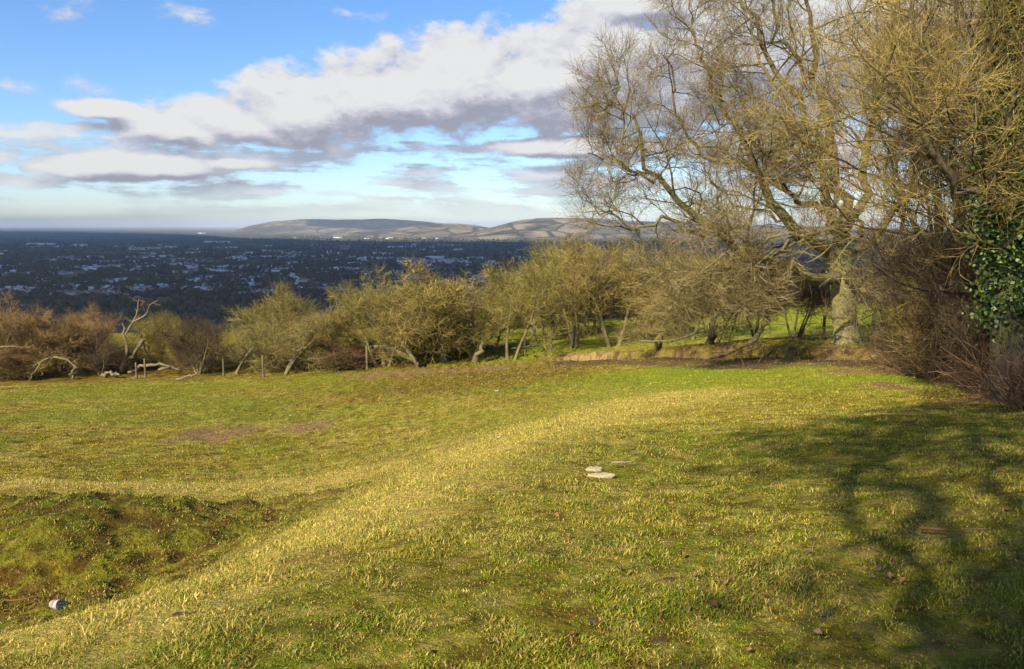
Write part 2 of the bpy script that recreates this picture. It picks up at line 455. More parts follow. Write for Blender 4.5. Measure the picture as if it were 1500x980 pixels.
# ------------------------------------------------------------------ pasture mesh
def warp(n, lo, hi, c, k):
    a0, a1 = math.asinh((lo - c) / k), math.asinh((hi - c) / k)
    return c + k * np.sinh(np.linspace(a0, a1, n))
gx = warp(720, -150, 140, 0.5, 6.0); gy = warp(760, -60, 190, 5.0, 5.0)
X, Yg = np.meshgrid(gx, gy)
x, y = X.ravel(), Yg.ravel()
Z = ground_z(x, y) + tuss(x, y)
def grid_faces(nx, ny):
    i = np.arange(ny - 1)[:, None] * nx + np.arange(nx - 1)[None, :]
    return np.stack([i, i + 1, i + nx + 1, i + nx], -1).reshape(-1, 4)
m_field, nt, b, out = new_mat('pasture_turf')
co = objco(nt)
c = attr(nt, 'turf')
nf = noise(nt, 28, 6, 0.7, co); nm = noise(nt, 5.0, 5, 0.65, co)
c = mixc(nt, 1.0, c, ramp(nt, nf, [(0.28, (0.35, 0.36, 0.33)), (0.5, (1, 1, 1)), (0.75, (1.55, 1.45, 1.3))]), 'MULTIPLY')
c = mixc(nt, 0.8, c, ramp(nt, nm, [(0.3, (0.62, 0.66, 0.6)), (0.7, (1.3, 1.22, 1.1))]), 'MULTIPLY')
nt.links.new(c, b.inputs['Base Color']); b.inputs['Roughness'].default_value = 0.95; b.inputs['Specular IOR Level'].default_value = 0.1
bump(nt, b, math_n(nt, 'ADD', nf, math_n(nt, 'MULTIPLY', nm, 2.0)), 1.0, 0.06)
pasture = link('pasture', mk_mesh('pasture', np.stack([x, y, Z], 1), [grid_faces(len(gx), len(gy))], {'turf': field_colour(x, y)}, True, [m_field]))
tag(pasture, kind='structure')

# ------------------------------------------------------------------ plain reaching the horizon
gx2 = warp(420, -90000, 90000, 0, 400.0); gy2 = warp(420, -3000, 90000, 60, 300.0)
X2, Y2 = np.meshgrid(gx2, gy2)
x2, y2 = X2.ravel(), Y2.ravel()
z2 = base_z(y2) + 3.0 * (fbm(x2 / 900, y2 / 900, 3, 3) - 0.5) * sstep(700, 2500, y2)
ins = (1 - sstep(100, 148, np.abs(x2))) * sstep(-62, -45, y2) * (1 - sstep(150, 188, y2))
z2 -= 2.5 * (ins > 0) + 0.4
m_plain, nt, b, out = new_mat('vale_fields')
co = objco(nt)
w = nt.nodes.new('ShaderNodeVectorMath'); w.operation = 'ADD'
nz = nt.nodes.new('ShaderNodeTexNoise'); nz.inputs['Scale'].default_value = 0.004; nt.links.new(co, nz.inputs['Vector'])
sc = nt.nodes.new('ShaderNodeVectorMath'); sc.operation = 'SCALE'; sc.inputs['Scale'].default_value = 160; nt.links.new(nz.outputs['Color'], sc.inputs[0])
nt.links.new(co, w.inputs[0]); nt.links.new(sc.outputs[0], w.inputs[1])
vo = nt.nodes.new('ShaderNodeTexVoronoi'); vo.inputs['Scale'].default_value = 1 / 260.0; nt.links.new(w.outputs[0], vo.inputs['Vector'])
sp = nt.nodes.new('ShaderNodeSeparateColor'); nt.links.new(vo.outputs['Color'], sp.inputs[0])
c = ramp(nt, sp.outputs[0], [(0.0, (0.06, 0.075, 0.03)), (0.3, (0.11, 0.12, 0.045)), (0.55, (0.15, 0.11, 0.06)), (0.75, (0.09, 0.11, 0.03)), (1.0, (0.22, 0.18, 0.09))])
ve = nt.nodes.new('ShaderNodeTexVoronoi'); ve.feature = 'DISTANCE_TO_EDGE'; ve.inputs['Scale'].default_value = 1 / 260.0; nt.links.new(w.outputs[0], ve.inputs['Vector'])
c = mixc(nt, ramp(nt, ve.outputs['Distance'], [(0.03, (.85, .85, .85)), (0.06, (0, 0, 0))]), c, (0.035, 0.03, 0.02))
big = noise(nt, 0.0012, 4, 0.6, co)
c = mixc(nt, ramp(nt, big, [(0.42, (0, 0, 0)), (0.6, (0.6, 0.6, 0.6))]), c, (0.055, 0.048, 0.036))
c = mixc(nt, 0.7, c, ramp(nt, noise(nt, 0.02, 5, 0.7, co), [(0.3, (0.5, 0.5, 0.5)), (0.7, (1.35, 1.3, 1.25))]), 'MULTIPLY')
nt.links.new(c, b.inputs['Base Color']); b.inputs['Roughness'].default_value = 1.0; b.inputs['Specular IOR Level'].default_value = 0.0
plain = link('plain', mk_mesh('plain', np.stack([x2, y2, z2], 1), [grid_faces(420, 420)], None, True, [m_plain]))
tag(plain, kind='structure')
PLAIN_Z = -180.4
def plain_at(px, py):
    r = ray(px, py)
    k = (PLAIN_Z - EYE) / r[2]
    return np.array([r[0] * k, r[1] * k])

# ------------------------------------------------------------------ far hills
m_hill, nt, b, out = new_mat('hill_fields')
co = objco(nt)
vo = nt.nodes.new('ShaderNodeTexVoronoi'); vo.inputs['Scale'].default_value = 1 / 420.0; nt.links.new(co, vo.inputs['Vector'])
sp = nt.nodes.new('ShaderNodeSeparateColor'); nt.links.new(vo.outputs['Color'], sp.inputs[0])
c = ramp(nt, sp.outputs[0], [(0, (0.13, 0.11, 0.065)), (0.3, (0.27, 0.21, 0.12)), (0.6, (0.20, 0.18, 0.09)), (0.8, (0.36, 0.28, 0.16)), (1, (0.12, 0.10, 0.07))])
c = mixc(nt, ramp(nt, noise(nt, 0.0022, 6, 0.65, co), [(0.45, (0, 0, 0)), (0.58, (0.85, 0.85, 0.85))]), c, (0.06, 0.05, 0.035))
ve = nt.nodes.new('ShaderNodeTexVoronoi'); ve.feature = 'DISTANCE_TO_EDGE'; ve.inputs['Scale'].default_value = 1 / 420.0; nt.links.new(co, ve.inputs['Vector'])
c = mixc(nt, ramp(nt, ve.outputs['Distance'], [(0.03, (.85, .85, .85)), (0.07, (0, 0, 0))]), c, (0.04, 0.036, 0.025))
nt.links.new(c, b.inputs['Base Color']); b.inputs['Roughness'].default_value = 1.0; b.inputs['Specular IOR Level'].default_value = 0.0
def hill(name, dist, prof, depth, seed, label):
    # prof: photo points along the crest; a rounded ridge that deep
    pa = np.array(prof, float)
    u = np.linspace(0, 1, 220); v = np.linspace(-1, 1, 50)
    px = pa[0, 0] + (pa[-1, 0] - pa[0, 0]) * u
    py = np.interp(px, pa[:, 0], pa[:, 1])
    k = np.ones(9) / 9; py = np.convolve(np.pad(py, 4, mode='edge'), k, 'valid')
    V = []
    for vv in v:
        for a, bb in zip(px, py):
            top = P(a, bb, dist)
            hgt = max(top[2] - PLAIN_Z, 0.0)
            prf = math.cos(vv * math.pi / 2) ** 1.3
            V.append((top[0] * (1 + vv * depth / dist), dist + vv * depth, PLAIN_Z - 6 + (hgt + 6) * prf))
    V = np.array(V)
    V[:, 2] += 40 * (fbm(V[:, 0] / 900, V[:, 1] / 900, 4, seed) - 0.5) * np.clip((V[:, 2] - PLAIN_Z) / 200, 0, 1)
    o = link('hill', mk_mesh('hill', V, [grid_faces(220, 50)], None, True, [m_hill]))
    tag(o, label, None, None, 'structure')
hill('hill', 19000, [(345, 337), (366, 331), (400, 325), (440, 321.5), (560, 321), (620, 324), (690, 331), (730, 337)], 2500, 61, 'broad flat topped far hill')
hill('hill', 13500, [(470, 345), (560, 337), (610, 331), (660, 327), (700, 330), (730, 336), (770, 344)], 1500, 62, 'low tan hill')
hill('hill', 12500, [(660, 345), (715, 334), (760, 322), (800, 319), (880, 321), (1000, 325), (1150, 330), (1350, 336), (1600, 340)], 1800, 63, 'near right hill')

# ------------------------------------------------------------------ town
def house_mesh(name, w, d, h, rh, wall, roof):
    a, c = w / 2, d / 2
    o = 0.35
    V = [(-a, -c, -1), (a, -c, -1), (a, c, -1), (-a, c, -1), (-a, -c, h), (a, -c, h), (a, c, h), (-a, c, h), (-a, 0, h + rh), (a, 0, h + rh),
         (-a - o, -c - o, h - .2), (a + o, -c - o, h - .2), (a + o, 0, h + rh + .1), (-a - o, 0, h + rh + .1), (a + o, c + o, h - .2), (-a - o, c + o, h - .2)]
    q = np.array([(0, 1, 5, 4), (1, 2, 6, 5), (2, 3, 7, 6), (3, 0, 4, 7), (10, 11, 12, 13), (13, 12, 14, 15)])
    t = np.array([(5, 6, 9), (7, 4, 8)])
    # chimney
    n = len(V); cx, cw = a * 0.55, 0.5
    V += [(cx - cw, -cw, h), (cx + cw, -cw, h), (cx + cw, cw, h), (cx - cw, cw, h), (cx - cw, -cw, h + rh + 1.3), (cx + cw, -cw, h + rh + 1.3), (cx + cw, cw, h + rh + 1.3), (cx - cw, cw, h + rh + 1.3)]
    q2 = np.array([(0, 1, 5, 4), (1, 2, 6, 5), (2, 3, 7, 6), (3, 0, 4, 7), (4, 5, 6, 7)]) + n
    return np.array(V, float), [np.vstack([q, q2]), t], [0] * 4 + [1] * 2 + [0] * 5 + [0] * 2

WALLM = [simple_mat('cream_render', (0.64, 0.59, 0.50), .9, .1, .2), simple_mat('white_render', (0.80, 0.78, 0.74), .9, .05, .2),
         simple_mat('red_brick', (0.30, 0.17, 0.11), .9, .2, .2), simple_mat('buff_stone', (0.54, 0.46, 0.33), .9, .15, .2)]
ROOFM = [simple_mat('slate_roof', (0.16, 0.165, 0.18), .6, .2, .2), simple_mat('tile_roof', (0.20, 0.115, 0.075), .8, .2, .2), simple_mat('pale_sheet_roof', (0.56, 0.56, 0.57), .5, .1, .1)]
rh = np.random.default_rng(22)
def town_density(px, py):
    d = 1.5 * sstep(.28, .70, vnoise(px / 70.0, py / 8.0, 77)) + .15
    d *= sstep(352, 360, py) * (1 - sstep(425, 455, py))
    return d
spots, angs = [], []
while len(spots) < 5600:
    px = rh.uniform(-150, 1150); yd = 1.0 / rh.uniform(1 / 7800.0, 1 / 2200.0)
    py = 490 - F * math.tan(PITCH - math.atan2(182, yd))
    if rh.random() > float(town_density(np.array([px]), np.array([py]))[0]): continue
    x0 = (px - 750) / F * yd
    a = (float(vnoise(np.array([x0 / 500]), np.array([yd / 500]), 91)[0]) * 4 + (rh.random() < .35) * 1.57)
    n_ = int(rh.integers(4, 15)); st_ = rh.uniform(13, 22); bend = rh.normal(0, .03)
    for side in (-11, 11):
        aa = a; cx_, cy2 = x0, yd
        for q_ in range(n_):
            aa += bend; cx_ += math.cos(aa) * st_; cy2 += math.sin(aa) * st_
            if rh.random() < .78:
                spots.append((cx_ - math.sin(aa) * side, cy2 + math.cos(aa) * side)); angs.append(aa)
o_ = np.argsort(np.array(spots)[:, 1]); spots = np.array(spots)[o_]; ang = np.array(angs)[o_]
proto_me = []
dims = [(9, 8, 5.2, 3.0), (14, 8, 5.4, 3.2), (22, 9, 5.5, 3.2), (11, 10, 7.5, 3.4), (34, 10, 5.6, 3.2)]
for k, (w_, d_, h_, r_) in enumerate(dims):
    for j in range(3):
        V, Fc, mi = house_mesh('house', w_, d_, h_, r_, None, None)
        proto_me.append(mk_mesh('house', V, Fc, None, False, [WALLM[(0, 2, 3, 2, 1, 3, 2, 0, 2, 3, 2, 0, 2, 3, 1)[k * 3 + j]], ROOFM[(k + j) % 2]], mi))
NEAR = 300
for k in range(NEAR):
    o = link('house', proto_me[int(rh.integers(len(proto_me)))])
    o.location = (spots[k, 0], spots[k, 1], PLAIN_Z + 0.5); o.rotation_euler = (0, 0, ang[k])
    s = rh.uniform(0.9, 1.35); o.scale = (s, s, s)
    tag(o, 'small pale walled house among dark trees at the near side of the shadowed town', 'house', 'houses of the town in the vale')
V_, Q_, T_, MQ, MT, off = [], [], [], [], [], 0
for k in range(NEAR, len(spots)):
    w_, d_, h_, r_ = dims[int(rh.integers(5))]
    V, Fc, mi = house_mesh('h', w_ * 1.2, d_ * 1.2, h_ * 1.2, r_ * 1.2, None, None)
    ca, sa = math.cos(ang[k]), math.sin(ang[k])
    W = np.stack([V[:, 0] * ca - V[:, 1] * sa + spots[k, 0], V[:, 0] * sa + V[:, 1] * ca + spots[k, 1], V[:, 2] + PLAIN_Z + 0.5], 1)
    V_.append(W); Q_.append(Fc[0] + off); T_.append(Fc[1] + off)
    wi, ri = int(rh.choice([0, 2, 2, 3, 1, 0, 1])), 4 + int(rh.choice([0, 0, 0, 1, 1, 1, 2, 2]))
    MQ += [wi if m_ == 0 else ri for m_ in mi[:11]]; MT += [wi, wi]; off += len(V)
o = link('distant_town', mk_mesh('distant_town', np.concatenate(V_), [np.concatenate(Q_), np.concatenate(T_)], None, False, WALLM + ROOFM, MQ + MT))
tag(o, 'mass of far houses of the town spread over the shadowed vale', 'town', None, 'stuff')

# trees of the vale: one far mass
def blob_field(n, place, hmin, hmax, seed):
    r = np.random.default_rng(seed)
    ph = np.array([(0, 0, 1), (0.9, 0, .35), (.28, .86, .35), (-.73, .53, .35), (-.73, -.53, .35), (.28, -.86, .35), (.73, .53, -.4), (-.28, .86, -.4), (-.9, 0, -.4), (-.28, -.86, -.4), (.73, -.53, -.4), (0, 0, -1)])
    fc = [(0, 1, 2), (0, 2, 3), (0, 3, 4), (0, 4, 5), (0, 5, 1), (1, 6, 2), (2, 7, 3), (3, 8, 4), (4, 9, 5), (5, 10, 1), (6, 7, 2), (7, 8, 3), (8, 9, 4), (9, 10, 5), (10, 6, 1), (6, 11, 7), (7, 11, 8), (8, 11, 9), (9, 11, 10), (10, 11, 6)]
    c = place(r, n)
    h = r.uniform(hmin, hmax, n)
    v = ph[None] * (1 + 0.5 * (r.random((n, 12, 1)) - 0.5))
    v = v * np.stack([h * r.uniform(.4, .75, n), h * r.uniform(.4, .75, n), h * .55], 1)[:, None, :]
    v[:, :, 0] += c[:, 0:1]; v[:, :, 1] += c[:, 1:2]; v[:, :, 2] += (PLAIN_Z + h * 0.5)[:, None]
    f = (np.array(fc)[None] + (np.arange(n) * 12)[:, None, None]).reshape(-1, 3)
    return v.reshape(-1, 3), f, np.repeat(r.random(n), 12)
def place_vale(r, n):
    out = []
    while len(out) < n:
        yd = 1.0 / r.uniform(1 / 13000.0, 1 / 1500.0, 8000)
        px = r.uniform(-150, 1250, 8000)
        ok = (r.random(8000) < np.where(yd < 2350, .4, 1.0)) & (vnoise(px / 34.0, np.log(yd) * 16, 5) * 0.6 + vnoise(px / 9.0, np.log(yd) * 55, 6) * .4 > 0.42)
        xx = (px - 750) / F * yd
        out += list(zip(xx[ok], yd[ok]))
    return np.array(out[:n])
m_vt, nt, b, out_ = new_mat('vale_tree_crowns')
nt.links.new(ramp(nt, attr(nt, 'tint', 'Fac'), [(0, (0.022, 0.020, 0.012)), (0.5, (0.048, 0.038, 0.021)), (0.8, (0.085, 0.06, 0.034)), (1, (0.035, 0.045, 0.015))]), b.inputs['Base Color'])
b.inputs['Roughness'].default_value = 1.0; b.inputs['Specular IOR Level'].default_value = 0.0
v, f, t = blob_field(26000, place_vale, 7, 19, 33)
o = link('vale_woodland', mk_mesh('vale_woodland', v, [f], {'tint': t}, False, [m_vt]))
tag(o, 'dark mass of far trees spread between the houses of the vale', 'woodland', None, 'stuff')

# big far buildings one can point at
def far_block(name, px, py, w, d, h, wall, roof, label, cat, gable=True, rz=0.0):
    q = plain_at(px, py)
    a, c = w / 2, d / 2
    V = np.array([(-a, -c, -1), (a, -c, -1), (a, c, -1), (-a, c, -1), (-a, -c, h), (a, -c, h), (a, c, h), (-a, c, h)], float)
    Fq = np.array([(0, 1, 5, 4), (1, 2, 6, 5), (2, 3, 7, 6), (3, 0, 4, 7), (4, 5, 6, 7)])
    e = empty(name, (q[0], q[1], PLAIN_Z), label, cat, None, rz)
    link('wall', mk_mesh('wall', V, [Fq], None, False, [wall]), e)
    g = 0.16 * d if gable else 0.8
    if gable:
        R = np.array([(-a - 1, -c - 1, h), (a + 1, -c - 1, h), (a + 1, 0, h + g), (-a - 1, 0, h + g), (a + 1, c + 1, h), (-a - 1, c + 1, h)], float)
        fr = [np.array([(0, 1, 2, 3), (3, 2, 4, 5)]), np.array([(1, 4, 2), (5, 0, 3)])]
        link('roof', mk_mesh('roof', R, fr, None, False, [roof]), e)
    else:
        R = V * np.array([1.03, 1.03, 0]) + np.array([0, 0, h]); R[4:, 2] = h + g
        link('roof', mk_mesh('roof', R, [Fq], None, False, [roof]), e)
        # bands of windows, storey by storey
        for s_ in range(int(h // 3.6)):
            z0 = 1.4 + s_ * 3.6
            B_ = np.array([(-a * .94, -c - .15, z0), (a * .94, -c - .15, z0), (a * .94, -c - .15, z0 + 1.7), (-a * .94, -c - .15, z0 + 1.7),
                           (-a * .94, -c + .3, z0), (a * .94, -c + .3, z0), (a * .94, -c + .3, z0 + 1.7), (-a * .94, -c + .3, z0 + 1.7)])
            link('window_band', mk_mesh('window_band', B_, [np.array([(0, 1, 2, 3), (3, 2, 6, 7), (0, 4, 5, 1), (1, 5, 6, 2), (0, 3, 7, 4)])], None, False, [M_DARKGLASS]), e)
M_DARKGLASS = simple_mat('dark_window_glass', (0.05, 0.06, 0.07), 0.2, 0.2, 0.1)
M_CONC = simple_mat('buff_concrete', (0.36, 0.30, 0.22), .9, .15, .2)
far_block('office_tower', 505, 368, 62, 30, 44, M_CONC, ROOFM[0], 'tall buff office tower standing above the roofs of the shadowed town', 'office tower', False)
far_block('warehouse', 637, 379, 95, 40, 9, WALLM[0], ROOFM[2], 'long pale roofed warehouse at the dark town right of the office tower', 'warehouse')
far_block('warehouse', 700, 379.5, 50, 30, 8, WALLM[3], ROOFM[2], 'short pale roofed warehouse beside the long one above the hedgerow', 'warehouse')
far_block('warehouse', 495, 348.6, 120, 50, 8, WALLM[1], ROOFM[2], 'big white sunlit warehouse in front of the broad flat topped hill', 'warehouse')
far_block('warehouse', 572, 348.9, 70, 40, 7, WALLM[1], ROOFM[2], 'white sunlit warehouse right of the biggest one at the edge of the shade', 'warehouse')
far_block('warehouse', 640, 350.0, 60, 40, 7, WALLM[1], ROOFM[2], 'white sunlit shed below the low tan hill', 'warehouse')
far_block('warehouse', 296, 342.0, 150, 60, 9, WALLM[1], ROOFM[2], 'far white shed on the sunlit plain left of the hills', 'warehouse')
far_block('warehouse', 318, 355.5, 260, 50, 10, WALLM[0], ROOFM[2], 'long low cream shed row left of the dark town centre', 'warehouse')
far_block('warehouse', 60, 358.8, 240, 60, 9, WALLM[0], ROOFM[2], 'long grey roofed shed at the far left of the dark plain', 'warehouse')
far_block('warehouse', 118, 360.5, 120, 50, 9, WALLM[0], ROOFM[2], 'smaller grey roofed shed right of the far left long one', 'warehouse')
far_block('villa', 281, 414.0, 22, 14, 9, WALLM[1], ROOFM[0], 'large white villa near the lower edge of the town', 'house')
far_block('villa', 150, 419.5, 30, 11, 6, WALLM[1], ROOFM[2], 'long low white house by the dark green fields', 'house')
far_block('farmhouse', 341, 443.0, 13, 9, 6, WALLM[1], ROOFM[0], 'white farmhouse just above the olive tree with a wide crown', 'house')
rw = np.random.default_rng(5)
for k in range(26):
    px = rw.uniform(360, 880); py = rw.uniform(346.5, 350.0)
    far_block('town_block', px, py, rw.uniform(20, 75), rw.uniform(20, 40), rw.uniform(6, 10), WALLM[int(rw.choice([0, 2, 3]))], ROOFM[int(rw.choice([1, 2]))],
              'pale sunlit building in the bright strip below the hills', 'building')
for o in [o for o in bpy.data.objects if o.name.startswith('town_block')]:
    o['group'] = 'sunlit buildings below the hills'

# ------------------------------------------------------------------ trees
def make_stems(rng, n, h, spread, lean=(0, 0), N=9, r0=0.09, wob=0.10):
    Ps, Rs = [], []
    for k in range(n):
        a = rng.random() * 6.28 + k * 6.28 / n
        d = np.array([math.cos(a) * spread + lean[0], math.sin(a) * spread + lean[1], 1.0]); d /= np.linalg.norm(d)
        p = np.array([math.cos(a) * 0.12 * (n > 1), math.sin(a) * 0.12 * (n > 1), -0.25])
        pts = [p]
        ln = h * rng.uniform(0.8, 1.1)
        for i in range(N - 1):
            d = norm(d + rng.normal(0, wob, 3) + np.array([0, 0, 0.05]))
            pts.append(pts[-1] + d * ln / (N - 1))
        r = r0 * rng.uniform(0.75, 1.15)
        Ps.append(pts); Rs.append(r * np.linspace(1, 0.35, N) * np.concatenate([[1.5, 1.15], np.ones(N - 2)]))
    return np.array(Ps), np.array(Rs)

def crown_of(rng, SP_, SR_, T, levels, twig_r):
    """adds levels of branches to Tubes T; levels: list of (n,t0,t1,angle,ratio,N,wob,trop,sides)"""
    Pt, R = SP_, SR_
    allp = []
    for k, (n, t0, t1, a, ra, N, wob, trop, S, *lm) in enumerate(levels):
        Pt, R = grow(rng, Pt, R, n, t0, t1, a, 0.28, ra, N, wob, (0, 0, trop), 0.62, rmin=twig_r, lmin=lm[0] if lm else 0.0)
        if k == len(levels) - 1:
            R = np.minimum(R, twig_r * 1.15)
        T.add(Pt, R, S, (0.04 if k == 0 else 0.18) if k < len(levels) - 2 and k < 2 else None)
        allp.append((Pt, R))
    return allp

def leaves_on(rng, pts, n, spread, size, name, mat):
    i = rng.integers(len(pts), size=n)
    c = pts[i] + rng.normal(0, spread, (n, 3))
    u = norm(rng.normal(size=(n, 3))); w = norm(np.cross(u, rng.normal(size=(n, 3))))
    s = size * rng.uniform(0.6, 1.3, (n, 1))
    nn = np.cross(u, w) * s * 0.25
    V = np.stack([c - u * s, c + w * s * 0.8 + nn, c + u * s * 1.1, c - w * s * 0.8 + nn], 1).reshape(-1, 3)
    Fq = np.arange(n * 4).reshape(n, 4)
    return mk_mesh(name, V, [Fq], {'tint': np.repeat(rng.random(n), 4)}, False, [mat])

def bush_parts(seed, stems, h, spread, dense=1.0, trop=0.04, twig=0.0050, lean=(0, 0), r0=0.075, droop=0.0, bare=0.24):
    rng = np.random.default_rng(seed)
    SPt, SR = make_stems(rng, stems, h * 0.72, spread, lean, r0=r0)
    tt = Tubes(); tt.add(SPt, SR, 8)
    L1, R1 = grow(rng, SPt, SR, 11, bare, 1.0, 0.95, 0.3, 0.60, 7, 0.17, (0, 0, trop), 0.6, taper=.45)
    tt.add(L1, R1, 6)
    cc = Tubes()
    k4 = max(3, int(round(4.2 * dense)))
    lv = [(8, .15, 1, .8, .55, 5, .2, trop, 4), (6, .15, 1, .75, .62, 5, .18, trop - droop + .02, 3, .35), (k4, .1, 1, .6, .75, 4, .13, trop - droop + .03, 3, .30)]
    allp = crown_of(rng, L1, R1, cc, lv, twig)
    pts = np.concatenate([p.reshape(-1, 3) for p, _ in allp[:2]])
    return tt, cc, pts

PROTO = []
def proto_bush(i, *a, **k):
    tt, cc, pts = bush_parts(100 + i, *a, **k)
    tm = tt.mesh('trunk', BK['thorn'], 0.15); cm = cc.mesh('crown', TW['olive'])
    lo, hi = pts.min(0), pts.max(0)
    q = np.percentile(pts, [2.5, 97.5], axis=0); q[1][2] = np.percentile(pts[:, 2], 99.6)
    PROTO.append((tm, cm, q, pts))
proto_bush(0, 1, 4.6, 0.15, 1.6)
proto_bush(1, 2, 4.4, 0.35, 1.2)
proto_bush(2, 3, 4.4, 0.40, 1.1)
proto_bush(3, 2, 4.6, 0.25, 1.3, trop=0.07)
proto_bush(4, 4, 4.0, 0.50, 1.0, trop=0.08, bare=0.05)
proto_bush(5, 5, 3.6, 0.55, 1.0, trop=0.10, bare=0.03)
proto_bush(6, 1, 4.8, 0.2, 1.2, lean=(-0.35, 0), droop=0.04)
proto_bush(7, 3, 4.6, 0.3, 1.2, droop=0.08)
proto_bush(8, 1, 5.0, 0.05, 1.6, trop=0.02)
proto_bush(9, 3, 4.4, 0.40, 1.1, bare=0.42)
proto_bush(10, 2, 4.4, 0.35, 1.2, bare=0.45)
proto_bush(11, 7, 3.8, 0.42, 1.15, trop=0.11, bare=0.06)
_tv = {}
def place_bush(name, px, base, top, wpx, Y, p, mat, label, cat, bark='thorn', rz=None, group=None, ivy=0, gorse=0, lichen=0):
    tm, cm, q, pts = PROTO[p]
    b0 = P(px, base, Y)
    z0 = float(ground_z(b0[0], Y))
    ztop = P(px, top, Y)[2]
    H = max(ztop - z0, 0.8)
    Wd = wpx / F * Y
    e = empty(name, (b0[0], Y, z0), label, cat, group, random.uniform(0, 6.28) if rz is None else rz)
    sx = Wd / ((q[1][0] - q[0][0] + q[1][1] - q[0][1]) / 2)
    e.scale = (sx, sx, H / q[1][2])
    for nm, me, mt in (('trunk', tm, BK[bark]), ('crown', cm, TW[mat])):
        o = link(nm, me, e)
        o.material_slots[0].link = 'OBJECT'; o.material_slots[0].material = mt
    rng = np.random.default_rng(int(px * 7 + Y))
    if ivy:
        sel = pts[(pts[:, 2] > q[1][2] * 0.25) & (np.hypot(pts[:, 0] - q[1][0] * .3, pts[:, 1]) < q[1][0] * .75)]
        link('ivy', leaves_on(rng, sel, ivy, 0.12, 0.05, 'ivy', IVY), e)
    if gorse:
        sel = pts[(pts[:, 2] > q[1][2] * 0.5)]
        link('flowers', leaves_on(rng, sel, gorse, 0.1, 0.06, 'flowers', GORSE), e)
    if lichen:
        sel = pts[(pts[:, 2] > q[1][2] * 0.62)]
        link('lichen_tufts', leaves_on(rng, sel, lichen, 0.08, 0.03, 'lichen_tufts', LICHEN), e)  # tufts of yellow lichen on the upper twigs, not leaves
    return e

G1 = 'thorn trees of the hedgerow at the field edge'
# name, px, base, top, width, depth, proto, material, label
place_bush('thorn_bush', 20, 552, 437, 95, 46, 2, 'russet', 'russet bare thorn bush at the far left end of the hedgerow', 'bush', group=G1)
place_bush('thorn_bush', 85, 550, 468, 110, 47, 4, 'russet', 'low spreading russet bush behind the sprawling grey limb on the left', 'bush', group=G1)
place_bush('thorn_bush', 128, 548, 452, 80, 49, 5, 'russet', 'russet many stemmed bush just left of the dead forked tree', 'bush', group=G1)
place_bush('thorn_bush', 55, 545, 478, 120, 52, 5, 'darkbrown', 'dark brown thicket behind the russet bushes on the left', 'bush', group=G1)
place_bush('thorn_bush', 150, 548, 500, 70, 46, 5, 'darkbrown', 'low dark thicket under the dead forked tree', 'bush', group=G1)
place_bush('thorn_bush', 232, 548, 462, 95, 49, 4, 'olive', 'loose olive bush right of the dead forked tree', 'bush', group=G1)
place_bush('gorse_bush', 268, 545, 474, 40, 48, 5, 'olive', 'gorse bush with a patch of orange yellow flowers', 'bush', gorse=700)
place_bush('thorn_bush', 292, 553, 468, 85, 45, 4, 'darkbrown', 'dark dense bush below and right of the yellow gorse', 'bush', group=G1)
place_bush('thorn_bush', 340, 556, 470, 80, 44.5, 1, 'greygreen', 'grey green thorn tree left of the wide olive tree', 'tree', group=G1)
place_bush('thorn_tree', 400, 552, 418, 112, 50, 3, 'olive', 'tall round olive thorn tree behind the grey green one with two trunks', 'tree', group=G1)
place_bush('thorn_tree', 410, 556, 460, 105, 43.5, 1, 'greygreen', 'grey green thorn tree with two leaning trunks over a grassy gap', 'tree', group=G1)
place_bush('thorn_bush', 478, 549, 450, 85, 45, 7, 'russet', 'pinkish russet bush between two olive trees', 'bush', group=G1, lichen=500)
place_bush('thorn_bush', 500, 549, 500, 90, 44, 5, 'bramble', 'low reddish bramble tangle at the foot of the pinkish bush', 'bush', group=G1)
place_bush('thorn_tree', 562, 541, 402, 118, 44, 2, 'olive', 'olive thorn tree with long pale trunks leaning left over the bank', 'tree', group=G1)
place_bush('thorn_tree', 598, 537, 430, 70, 46, 8, 'olive', 'narrow ivy darkened thorn tree between the leaning one and the golden one', 'tree', group=G1, ivy=2500)
place_bush('thorn_tree', 655, 533, 388, 118, 45, 3, 'golden', 'golden topped thorn tree with yellow lichen on its upper twigs', 'tree', group=G1, lichen=900)
place_bush('thorn_tree', 700, 531, 405, 110, 46, 1, 'olive', 'olive thorn tree with two curved trunks right of the golden one', 'tree', group=G1, ivy=800)
place_bush('thorn_tree', 748, 528, 386, 110, 44, 10, 'olive', 'single stemmed thorn tree with a pale upright trunk beside the fence rail', 'tree', group=G1)
place_bush('thorn_tree', 800, 515, 380, 110, 52, 9, 'greygreen', 'thorn tree beyond the fence posts with a grey pale top', 'tree', group=G1)
place_bush('thorn_tree', 842, 506, 352, 105, 50, 10, 'olive', 'taller olive tree at the right end of the open skyline', 'tree', group=G1)
place_bush('thorn_tree', 900, 512, 356, 130, 46, 9, 'golden', 'drooping golden olive tree above the sandy bank', 'tree', group=G1)
place_bush('thorn_tree', 955, 505, 362, 120, 48, 3, 'olive', 'olive tree right of the drooping one under the big tree crown', 'tree', group=G1)
place_bush('thorn_tree', 1010, 500, 370, 120, 46, 10, 'olive', 'olive thorn tree hung with twigs left of the big pale trunk', 'tree', group=G1)
place_bush('thorn_tree', 960, 512, 420, 120, 36, 7, 'golden', 'low golden drooping thorn in front of the second field', 'tree', group=G1)
place_bush('thorn_tree', 1045, 503, 415, 105, 35, 10, 'greygreen', 'small thorn tree with one dark short trunk by the second field', 'tree', group=G1)
place_bush('thorn_tree', 1110, 500, 400, 110, 35, 9, 'darkbrown', 'dark thorn clump with slim leaning stems on top of the earth bank', 'tree', group=G1)
